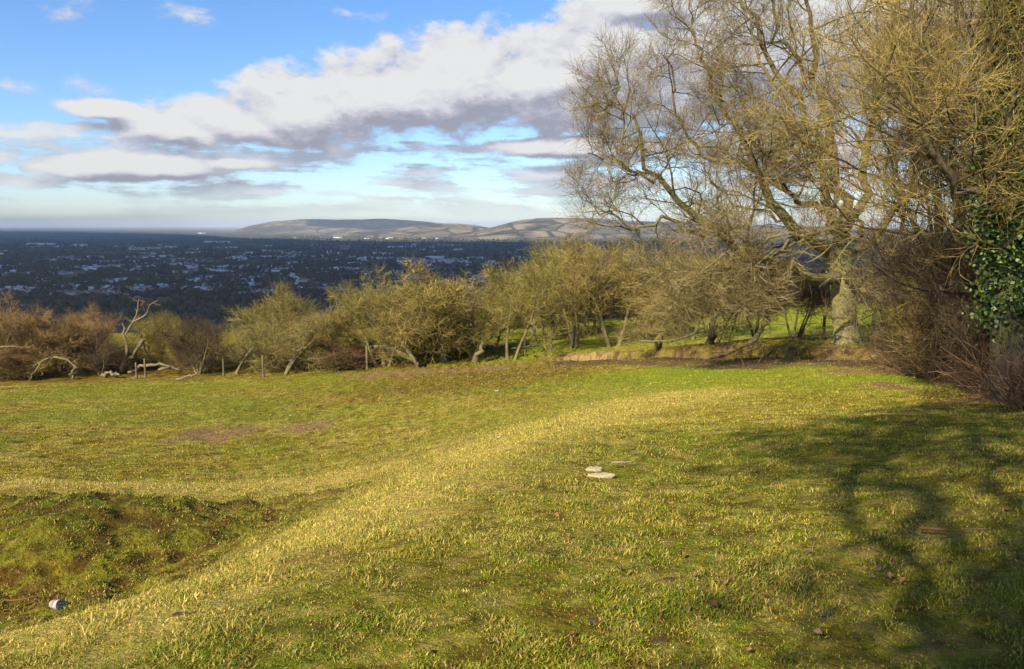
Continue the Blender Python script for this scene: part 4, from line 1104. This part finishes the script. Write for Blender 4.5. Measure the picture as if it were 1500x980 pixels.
lb = link('printed_band', mk_mesh('printed_band', V, [Fq], None, True, [M_RED]), cup); lb.rotation_euler = body.rotation_euler
M_PAPER = simple_mat('litter_paper', (.5, .48, .42), .8, .08, 8)
for k, (px, py, s_, lab) in enumerate([(236, 694, .028, 'scrap of white paper on the pale ledge'), (730, 642, .02, 'scrap of white paper on the dry edge left of centre'), (727, 572, .06, 'scrap of white paper on the far brown slope'), (426, 610, .05, 'tiny white scrap above the bare soil patches')]):
    q = hit(px, py); u = np.linspace(-1, 1, 7); U, W = np.meshgrid(u, u); r = np.random.default_rng(k)
    zz = .35 * (U * U * .6 + np.sin(W * 2.5 + k) * .5 + r.normal(0, .12, U.shape)) + .55
    V = np.stack([U.ravel() * s_, W.ravel() * s_ * .7, zz.ravel() * s_], 1)
    V2 = V + np.array([0, 0, .0015])
    g_ = grid_faces(7, 7)
    o = link('paper_scrap', mk_mesh('paper_scrap', np.vstack([V, V2]), [g_[:, ::-1], g_ + 49], None, True, [M_PAPER]), None, (q[0], q[1], tz(q)))
    tag(o, lab, 'litter', 'scraps of litter on the grass')
# dead leaves
M_LEAF = []
for nm, cl in (('tan_dead_leaf', (.19, .11, .05)), ('brown_dead_leaf', (.09, .045, .02)), ('orange_dead_leaf', (.19, .09, .03)), ('grey_dead_leaf', (.15, .10, .055))):
    M_LEAF.append(simple_mat(nm, cl, .7, .3, 30))
def leaf_me(seed, mat):
    r = np.random.default_rng(seed)
    t = np.linspace(0, 1, 8); w_ = np.sin(t * math.pi) ** .7 * .42 * (1 + .35 * np.sin(t * 13 + seed)); cu = r.uniform(.8, 1.9)
    V = []
    for s_ in (-1, -.5, 0, .5, 1):
        for tt_, ww in zip(t, w_):
            V.append((s_ * ww * .8, tt_ - .5, cu * .5 * abs(s_) ** 1.5 * ww + .35 * cu * (tt_ - .5) ** 2 + .05 * r.random()))
    V = np.array(V)
    return mk_mesh('dead_leaf', V, [grid_faces(8, 5)], None, True, [mat])
LM = [leaf_me(k, M_LEAF[k % 4]) for k in range(8)]
rl = np.random.default_rng(17)
k = 0
while k < 110:
    px = 750 + 760 * (1 - rl.random() ** 1.7) if rl.random() < .8 else rl.uniform(50, 1500); py = rl.uniform(600, 978)
    if px > 1495: continue
    q = hit(px, py)
    if q is None or q[1] > 14: continue
    o = link('dead_leaf', LM[int(rl.integers(8))], None, (q[0], q[1], tz(q) + .022))
    o.rotation_euler = (rl.normal(0, .5), rl.normal(0, .5), rl.random() * 6.28); s_ = rl.uniform(.016, .042); o.scale = (s_, s_, s_)
    tag(o, 'curled brown dead leaf lying on the short grass of the foreground', 'leaf', 'dead leaves scattered on the grass'); k += 1
# sticks
for k, (pa, pb, lab) in enumerate([((1345, 789), (1440, 790), 'thin straight stick lying in the mottled shade on the right'), ((895, 688), (930, 684), 'pale dry stalk lying right of the flat stones'), ((2, 893), (55, 884), 'reddish stick at the left edge of the hollow')]):
    qa, qb = hit(*pa), hit(*pb)
    u = np.linspace(0, 1, 8)[:, None]; q = qa[None] * (1 - u) + qb[None] * u
    q += np.random.default_rng(k).normal(0, .008, q.shape); q[:, 2] += .05
    c0 = q.mean(0); t = Tubes(); t.add((q - c0)[None], np.linspace(.008, .004, 8)[None], 6, .6)
    tag(link('fallen_stick', t.mesh('fallen_stick', TW['bramble' if k != 1 else 'pale']), None, c0), lab, 'stick', 'sticks on the grass')

# ------------------------------------------------------------------ grass blades
def grass(rng, n, r0, r1, pw, hgt, wid, name, matname, pick=None):
    u = rng.random(n)
    r = (r0 ** pw + u * (r1 ** pw - r0 ** pw)) ** (1 / pw)
    a = rng.uniform(-.80, .80, n)
    x, y = r * np.sin(a), r * np.cos(a)
    if pick is not None:
        k = pick(x, y, rng); x, y, r = x[k], y[k], r[k]; n = len(x)
    z = ground_z(x, y) + tuss(x, y) - .006
    col = field_colour(x, y)
    s = bank_s(x, y)
    lum = col.sum(1)
    # bare soil grows nothing
    bare = (col[:, 0] / (col[:, 1] + 1e-4) > 1.4) & (col[:, 2] / (col[:, 0] + 1e-4) > .26)
    bt = (x > 2) & (x < 14) & (s > -7) & (s < 1.0)
    keep = (~bare & ~(bt & (rng.random(n) < .75))) | (rng.random(n) < .2)
    x, y, z, col, r = x[keep], y[keep], z[keep], col[keep], r[keep]; n = len(x)
    cl = fbm(x * 4.5, y * 4.5, 3, 71)
    h = hgt * rng.uniform(.4, 1.5, n) * (.62 + .85 * sstep(.35, .7, cl)) * (1 + r * .012)
    w = wid * (1 + r * .16) * rng.uniform(.6, 1.4, n)
    th = rng.random(n) * 6.283
    lean = rng.uniform(.35, 1.3, n)
    dx, dy = np.cos(th), np.sin(th)
    ca = rng.random(n) * 6.283
    wx, wy = np.cos(ca) * w, np.sin(ca) * w
    B = np.stack([x, y, z], 1)
    m1 = B + np.stack([dx * h * .35 * lean, dy * h * .35 * lean, h * .55], 1)
    tp = B + np.stack([dx * h * lean, dy * h * lean, h * np.clip(1.0 - .30 * lean * lean, .25, 1)], 1)
    W = np.stack([wx, wy, np.zeros(n)], 1)
    V = np.stack([B - W, B + W, m1 + W * .75, m1 - W * .75, tp], 1).reshape(-1, 3)
    o5 = np.arange(n)[:, None] * 5
    q = np.array([[0, 1, 2, 3]]) + o5; t = np.array([[3, 2, 4]]) + o5
    kind = rng.random(n)
    fresh = np.array([.12, .19, .010]); straw = np.array([.54, .40, .10]); yel = np.array([.31, .27, .022])
    c = col * rng.uniform(.5, 1.6, (n, 1)) * (.6 + .8 * fbm(x * 9, y * 9, 2, 73))[:, None]
    dryness = np.clip((col[:, 0] / (col[:, 1] + 1e-4) - 0.75) * 1.3, 0, 1)
    pf = .40 * (1 - dryness * .75); ps = .05 + .22 * dryness
    c = np.where((kind < pf)[:, None], fresh * rng.uniform(.6, 1.5, (n, 1)), c)
    c = np.where((kind > 1 - ps)[:, None], straw * rng.uniform(.6, 1.15, (n, 1)), c)
    c = np.where(((kind > pf) & (kind < pf + .22))[:, None], yel * rng.uniform(.7, 1.3, (n, 1)), c)
    return mk_mesh(name, V, [q, t], {'blade': np.repeat(np.clip(c, 0, 1), 5, 0)}, False, [matname])
m_gr, nt, b, out_ = new_mat('grass_blades')
nt.links.new(attr(nt, 'blade'), b.inputs['Base Color']); b.inputs['Roughness'].default_value = .6; b.inputs['Specular IOR Level'].default_value = .2
tr = nt.nodes.new('ShaderNodeBsdfTranslucent'); nt.links.new(attr(nt, 'blade'), tr.inputs[0])
mx = nt.nodes.new('ShaderNodeMixShader'); mx.inputs[0].default_value = .25
nt.links.new(b.outputs[0], mx.inputs[1]); nt.links.new(tr.outputs[0], mx.inputs[2]); nt.links.new(mx.outputs[0], out_.inputs[0])
rg = np.random.default_rng(55)
o = link('grass', grass(rg, 1500000, 2.0, 48, .35, .0175, .0015, 'grass', m_gr)); tag(o, 'short olive and straw coloured grass all over the pasture', 'grass', None, 'stuff')
def ridge_pick(x, y, r):
    d = polydist(x, y, RIDGE); w = .3 + .05 * y
    d2 = polydist(x, y, LEDGE)
    return (r.random(len(x)) < np.maximum(np.exp(-(d / w) ** 2), .6 * np.exp(-(d2 / .6) ** 2)))
o = link('dry_grass', grass(rg, 130000, 2.6, 22, 1.0, .04, .0011, 'dry_grass', m_gr, ridge_pick)); tag(o, 'taller pale dry grass along the crest of the near slope', 'grass', None, 'stuff')

# ------------------------------------------------------------------ high cloud that shades the vale
H = 6000.0
off_ = (H - PLAIN_Z) / math.tan(SUN_EL) * SUN_TO
def shade_pt(px, yd): return np.array([(px - 750) / F * yd, yd]) + off_
m_cl = bpy.data.materials.new('cloud_vapour'); m_cl.use_nodes = True; nt = m_cl.node_tree; nt.nodes.clear()
out_ = nt.nodes.new('ShaderNodeOutputMaterial'); df = nt.nodes.new('ShaderNodeBsdfDiffuse'); df.inputs[0].default_value = (.9, .9, .92, 1)
tr = nt.nodes.new('ShaderNodeBsdfTranslucent'); tr.inputs[0].default_value = (.9, .9, .92, 1)
mx = nt.nodes.new('ShaderNodeMixShader'); mx.inputs[0].default_value = .5
nt.links.new(df.outputs[0], mx.inputs[1]); nt.links.new(tr.outputs[0], mx.inputs[2]); nt.links.new(mx.outputs[0], out_.inputs[0])
def cloud(outline, cen, label):
    outline = np.array(outline)
    # dense outline, wobbled
    pts = []
    for a_, b_ in zip(outline, np.roll(outline, -1, 0)):
        for t_ in np.linspace(0, 1, 24, endpoint=False):
            pts.append(a_ * (1 - t_) + b_ * t_)
    pts = np.array(pts)
    ii = np.arange(len(pts))
    wob = (fbm(pts[:, 0] / 1800, pts[:, 1] / 1800, 3, 8) - .5)[:, None] * 900
    pts = pts + norm(pts - cen) * wob
    rings = [(.05, 620), (.35, 600), (.65, 500), (.85, 380), (.97, 200), (1.0, 60), (.97, -30), (.8, -60), (.4, -80), (.05, -80)]
    V = []
    for s_, z_ in rings:
        q = cen + (pts - cen) * s_
        V.append(np.stack([q[:, 0], q[:, 1], H + z_ + 260 * (fbm(q[:, 0] / 1500, q[:, 1] / 1500, 3, 9) - .5) * (z_ > 0)], 1))
    V = np.concatenate(V); n = len(pts)
    Fq = np.concatenate([np.stack([np.arange(n) + k * n, (np.arange(n) + 1) % n + k * n, (np.arange(n) + 1) % n + (k + 1) * n, np.arange(n) + (k + 1) * n], 1) for k in range(len(rings) - 1)])
    o = link('cloud', mk_mesh('cloud', V, [Fq, np.arange(n)[None], (np.arange(n) + n * (len(rings) - 1))[None]], None, True, [m_cl]))
    tag(o, label, 'cloud', None, 'structure')
cloud([shade_pt(-700, 900), shade_pt(2200, 900), shade_pt(2200, 8300), shade_pt(1100, 8800), shade_pt(800, 9200), shade_pt(560, 9100), shade_pt(420, 10100), shade_pt(300, 12300), shade_pt(230, 17000), shade_pt(60, 24000), shade_pt(-200, 24000), shade_pt(-700, 20000)],
      shade_pt(300, 7800), 'broad high cloud above the vale that shades the town')
cloud([shade_pt(478, 18000), shade_pt(560, 17300), shade_pt(640, 17600), shade_pt(650, 21000), shade_pt(490, 21000)], shade_pt(560, 18800), 'smaller high cloud that shades the right half of the far flat topped hill')

# ------------------------------------------------------------------ haze
bx0, bx1, by0, by1, bz0, bz1 = -95000, 95000, -3500, 95000, -190.0, 170.0
V = np.array([(x_, y_, z_) for z_ in (bz0, bz1) for y_ in (by0, by1) for x_ in (bx0, bx1)], float)
Fq = np.array([(0, 2, 3, 1), (4, 5, 7, 6), (0, 1, 5, 4), (2, 6, 7, 3), (0, 4, 6, 2), (1, 3, 7, 5)])
m_hz = bpy.data.materials.new('haze'); m_hz.use_nodes = True; nt = m_hz.node_tree; nt.nodes.clear()
out_ = nt.nodes.new('ShaderNodeOutputMaterial'); pv = nt.nodes.new('ShaderNodeVolumePrincipled')
pv.inputs['Color'].default_value = (.82, .90, 1.0, 1); pv.inputs['Density'].default_value = 3.4e-5
nt.links.new(pv.outputs[0], out_.inputs['Volume'])
o = link('haze', mk_mesh('haze', V, [Fq], None, False, [m_hz])); tag(o, 'thin blue haze over the vale', None, None, 'stuff')

# ------------------------------------------------------------------ world: sky with drifting cloud
W = bpy.data.worlds.new('World'); scn.world = W; W.use_nodes = True
nt = W.node_tree; nt.nodes.clear()
wo = nt.nodes.new('ShaderNodeOutputWorld'); bg = nt.nodes.new('ShaderNodeBackground'); nt.links.new(bg.outputs[0], wo.inputs[0])
SKY_S = 0.064
bg.inputs[1].default_value = SKY_S
sky = nt.nodes.new('ShaderNodeTexSky'); sky.sky_type = 'NISHITA'; sky.sun_disc = False
sky.sun_elevation = SUN_EL; sky.sun_rotation = math.atan2(SUN_TO[0], SUN_TO[1])
sky.air_density = 1.0; sky.dust_density = 0.3; sky.ozone_density = 3.0; sky.altitude = 250
# cloud density as a node group of (u = azimuth, v = elevation) in degrees
g = bpy.data.node_groups.new('cloud_density', 'ShaderNodeTree')
g.interface.new_socket('u', in_out='INPUT', socket_type='NodeSocketFloat'); g.interface.new_socket('v', in_out='INPUT', socket_type='NodeSocketFloat')
g.interface.new_socket('d', in_out='OUTPUT', socket_type='NodeSocketFloat')
gi = g.nodes.new('NodeGroupInput'); go = g.nodes.new('NodeGroupOutput')
u, v = gi.outputs[0], gi.outputs[1]
cx = g.nodes.new('ShaderNodeCombineXYZ'); g.links.new(math_n(g, 'MULTIPLY', u, .20), cx.inputs[0]); g.links.new(math_n(g, 'MULTIPLY', v, .36), cx.inputs[1]); cx.inputs[2].default_value = 3.7
n1 = noise(g, 1.0, 9, .58, cx.outputs[0])
cy = g.nodes.new('ShaderNodeCombineXYZ'); g.links.new(math_n(g, 'MULTIPLY', u, .13), cy.inputs[0]); g.links.new(math_n(g, 'MULTIPLY', v, .85), cy.inputs[1]); cy.inputs[2].default_value = 9.1
n2 = noise(g, 1.0, 8, .55, cy.outputs[0])
ELL = [(150, 160, 60, 16), (250, 185, 90, 26), (330, 180, 110, 45), (440, 160, 110, 70), (560, 135, 130, 90), (680, 130, 150, 90), (800, 120, 150, 90), (920, 90, 140, 115), (1040, 60, 190, 130), (1250, 60, 260, 150), (860, 215, 220, 18),
       (960, 5, 130, 40), (100, 14, 50, 36, .5), (278, 22, 62, 30, .5), (32, 129, 70, 20, .5), (128, 130, 60, 22, .6), (165, 165, 110, 22, .5), (520, 20, 60, 14, .5), (190, 245, 190, 22), (350, 240, 70, 12), (1150, 215, 170, 40)]
cz = g.nodes.new('ShaderNodeCombineXYZ'); g.links.new(math_n(g, 'MULTIPLY', u, .7), cz.inputs[0]); g.links.new(math_n(g, 'MULTIPLY', v, 1.3), cz.inputs[1]); cz.inputs[2].default_value = 1.7
n3 = noise(g, 1.0, 8, .62, cz.outputs[0])
best = None; tiny = None
for px, py, rx, ry, *wk in ELL:
    a0, e0 = azel(px, py); a1, _ = azel(px + rx, py); _, e1 = azel(px, py - ry)
    du = math_n(g, 'MULTIPLY', math_n(g, 'SUBTRACT', u, a0), 1 / (a1 - a0)); dv = math_n(g, 'MULTIPLY', math_n(g, 'SUBTRACT', v, e0), 1 / (e1 - e0))
    rr_ = math_n(g, 'SUBTRACT', 1.0, math_n(g, 'POWER', math_n(g, 'ADD', math_n(g, 'MULTIPLY', du, du), math_n(g, 'MULTIPLY', dv, dv)), .5))
    if wk: tiny = rr_ if tiny is None else math_n(g, 'MAXIMUM', tiny, rr_)
    else: best = rr_ if best is None else math_n(g, 'SMOOTH_MAX', best, rr_, .25)
tiny = math_n(g, 'ADD', math_n(g, 'SUBTRACT', math_n(g, 'MULTIPLY', math_n(g, 'MAXIMUM', tiny, -1.0), .55), .16), math_n(g, 'MULTIPLY', math_n(g, 'SUBTRACT', n3, .5), 1.5))
tiny = math_n(g, 'MULTIPLY', tiny, .45)
big = math_n(g, 'ADD', math_n(g, 'MULTIPLY', math_n(g, 'MAXIMUM', best, -.6), 1.05), math_n(g, 'ADD', math_n(g, 'MULTIPLY', math_n(g, 'SUBTRACT', n1, .47), 1.9), math_n(g, 'MULTIPLY', math_n(g, 'SUBTRACT', n3, .5), .45)))
# low broken bank towards the horizon
lowm = math_n(g, 'MULTIPLY', math_n(g, 'SUBTRACT', 6.2, v), .22)
low = math_n(g, 'ADD', math_n(g, 'MINIMUM', lowm, .18), math_n(g, 'ADD', math_n(g, 'MULTIPLY', math_n(g, 'SUBTRACT', n2, .52), 2.2), math_n(g, 'MULTIPLY', math_n(g, 'SUBTRACT', n3, .5), .6)))
low = math_n(g, 'MINIMUM', low, .26)
# clouds over the rest of the dome, outside the picture
oth = math_n(g, 'ADD', math_n(g, 'MULTIPLY', math_n(g, 'SUBTRACT', n1, .70), 2.2), math_n(g, 'MINIMUM', math_n(g, 'MULTIPLY', math_n(g, 'SUBTRACT', v, 22.0), .05), .05))
g.links.new(math_n(g, 'MAXIMUM', math_n(g, 'MAXIMUM', math_n(g, 'MAXIMUM', big, tiny), low), oth), go.inputs[0])

tc = nt.nodes.new('ShaderNodeTexCoord'); sx_ = nt.nodes.new('ShaderNodeSeparateXYZ'); nt.links.new(tc.outputs['Generated'], sx_.inputs[0])
az = math_n(nt, 'MULTIPLY', math_n(nt, 'ARCTAN2', sx_.outputs[0], sx_.outputs[1]), 57.2958)
el = math_n(nt, 'MULTIPLY', math_n(nt, 'ARCSINE', sx_.outputs[2]), 57.2958)
def dens(uu, vv):
    n = nt.nodes.new('ShaderNodeGroup'); n.node_tree = g
    nt.links.new(uu, n.inputs[0]); nt.links.new(vv, n.inputs[1]); return n.outputs[0]
d0 = dens(az, el)
d1 = dens(math_n(nt, 'SUBTRACT', az, .35), math_n(nt, 'ADD', el, .9))
d2 = dens(math_n(nt, 'SUBTRACT', az, .8), math_n(nt, 'ADD', el, 3.6))
mr = nt.nodes.new('ShaderNodeMapRange'); mr.interpolation_type = 'SMOOTHSTEP'; nt.links.new(d0, mr.inputs[0]); mr.inputs[1].default_value = -.02; mr.inputs[2].default_value = .34
alpha = mr.outputs[0]
lit = math_n(nt, 'ADD', math_n(nt, 'MULTIPLY', math_n(nt, 'SUBTRACT', d0, d1), 1.25), math_n(nt, 'MULTIPLY', math_n(nt, 'SUBTRACT', math_n(nt, 'MINIMUM', d0, .9), math_n(nt, 'MAXIMUM', d2, 0.0)), .62))
lit = math_n(nt, 'ADD', lit, .42, clamp=True)
k_ = 1 / SKY_S
cc_ = ramp(nt, lit, [(0.0, (.42, .42, .50)), (.35, (.60, .595, .68)), (.62, (.84, .82, .87)), (1.0, (1.0, .985, .97))])
sc_ = nt.nodes.new('ShaderNodeVectorMath'); sc_.operation = 'SCALE'; sc_.inputs['Scale'].default_value = k_ * .445; nt.links.new(cc_, sc_.inputs[0])
skc = mixc(nt, 1.0, sky.outputs[0], (0.92, 1.0, 1.18), 'MULTIPLY')
hs = nt.nodes.new('ShaderNodeHueSaturation'); hs.inputs['Saturation'].default_value = 1.1; hs.inputs['Value'].default_value = 1.28; nt.links.new(skc, hs.inputs['Color'])
fade = math_n(nt, 'MULTIPLY', math_n(nt, 'ADD', el, 0.2), .35, clamp=True)
nt.links.new(mixc(nt, math_n(nt, 'MULTIPLY', math_n(nt, 'MULTIPLY', alpha, .96), fade), hs.outputs[0], sc_.outputs[0]), bg.inputs[0])

# ------------------------------------------------------------------ sun, camera, render settings
sd = bpy.data.lights.new('sun', 'SUN'); sd.energy = 5.0; sd.angle = math.radians(.5); sd.color = (1.0, .905, .74)
so = bpy.data.objects.new('sun', sd); COL.objects.link(so)
to = Vector((SUN_TO[0] * math.cos(SUN_EL), SUN_TO[1] * math.cos(SUN_EL), math.sin(SUN_EL)))
so.rotation_euler = to.to_track_quat('Z', 'Y').to_euler(); so.location = (-30, -40, 60)
cd = bpy.data.cameras.new('camera'); cam = bpy.data.objects.new('camera', cd); COL.objects.link(cam); scn.camera = cam
cd.sensor_width = 36; cd.lens = 36 * F / 1500; cd.clip_start = .05; cd.clip_end = 250000
cam.location = (0, 0, EYE); cam.rotation_euler = (math.pi / 2 - PITCH, 0, 0)
scn.view_settings.view_transform = 'Standard'; scn.view_settings.look = 'None'; scn.view_settings.gamma = 1; scn.view_settings.exposure = 0.92
scn.view_settings.use_curve_mapping = False
cy_ = scn.cycles
cy_.max_bounces = 6; cy_.diffuse_bounces = 3; cy_.glossy_bounces = 2; cy_.transmission_bounces = 4; cy_.volume_bounces = 1; cy_.transparent_max_bounces = 8
cy_.use_denoising = True
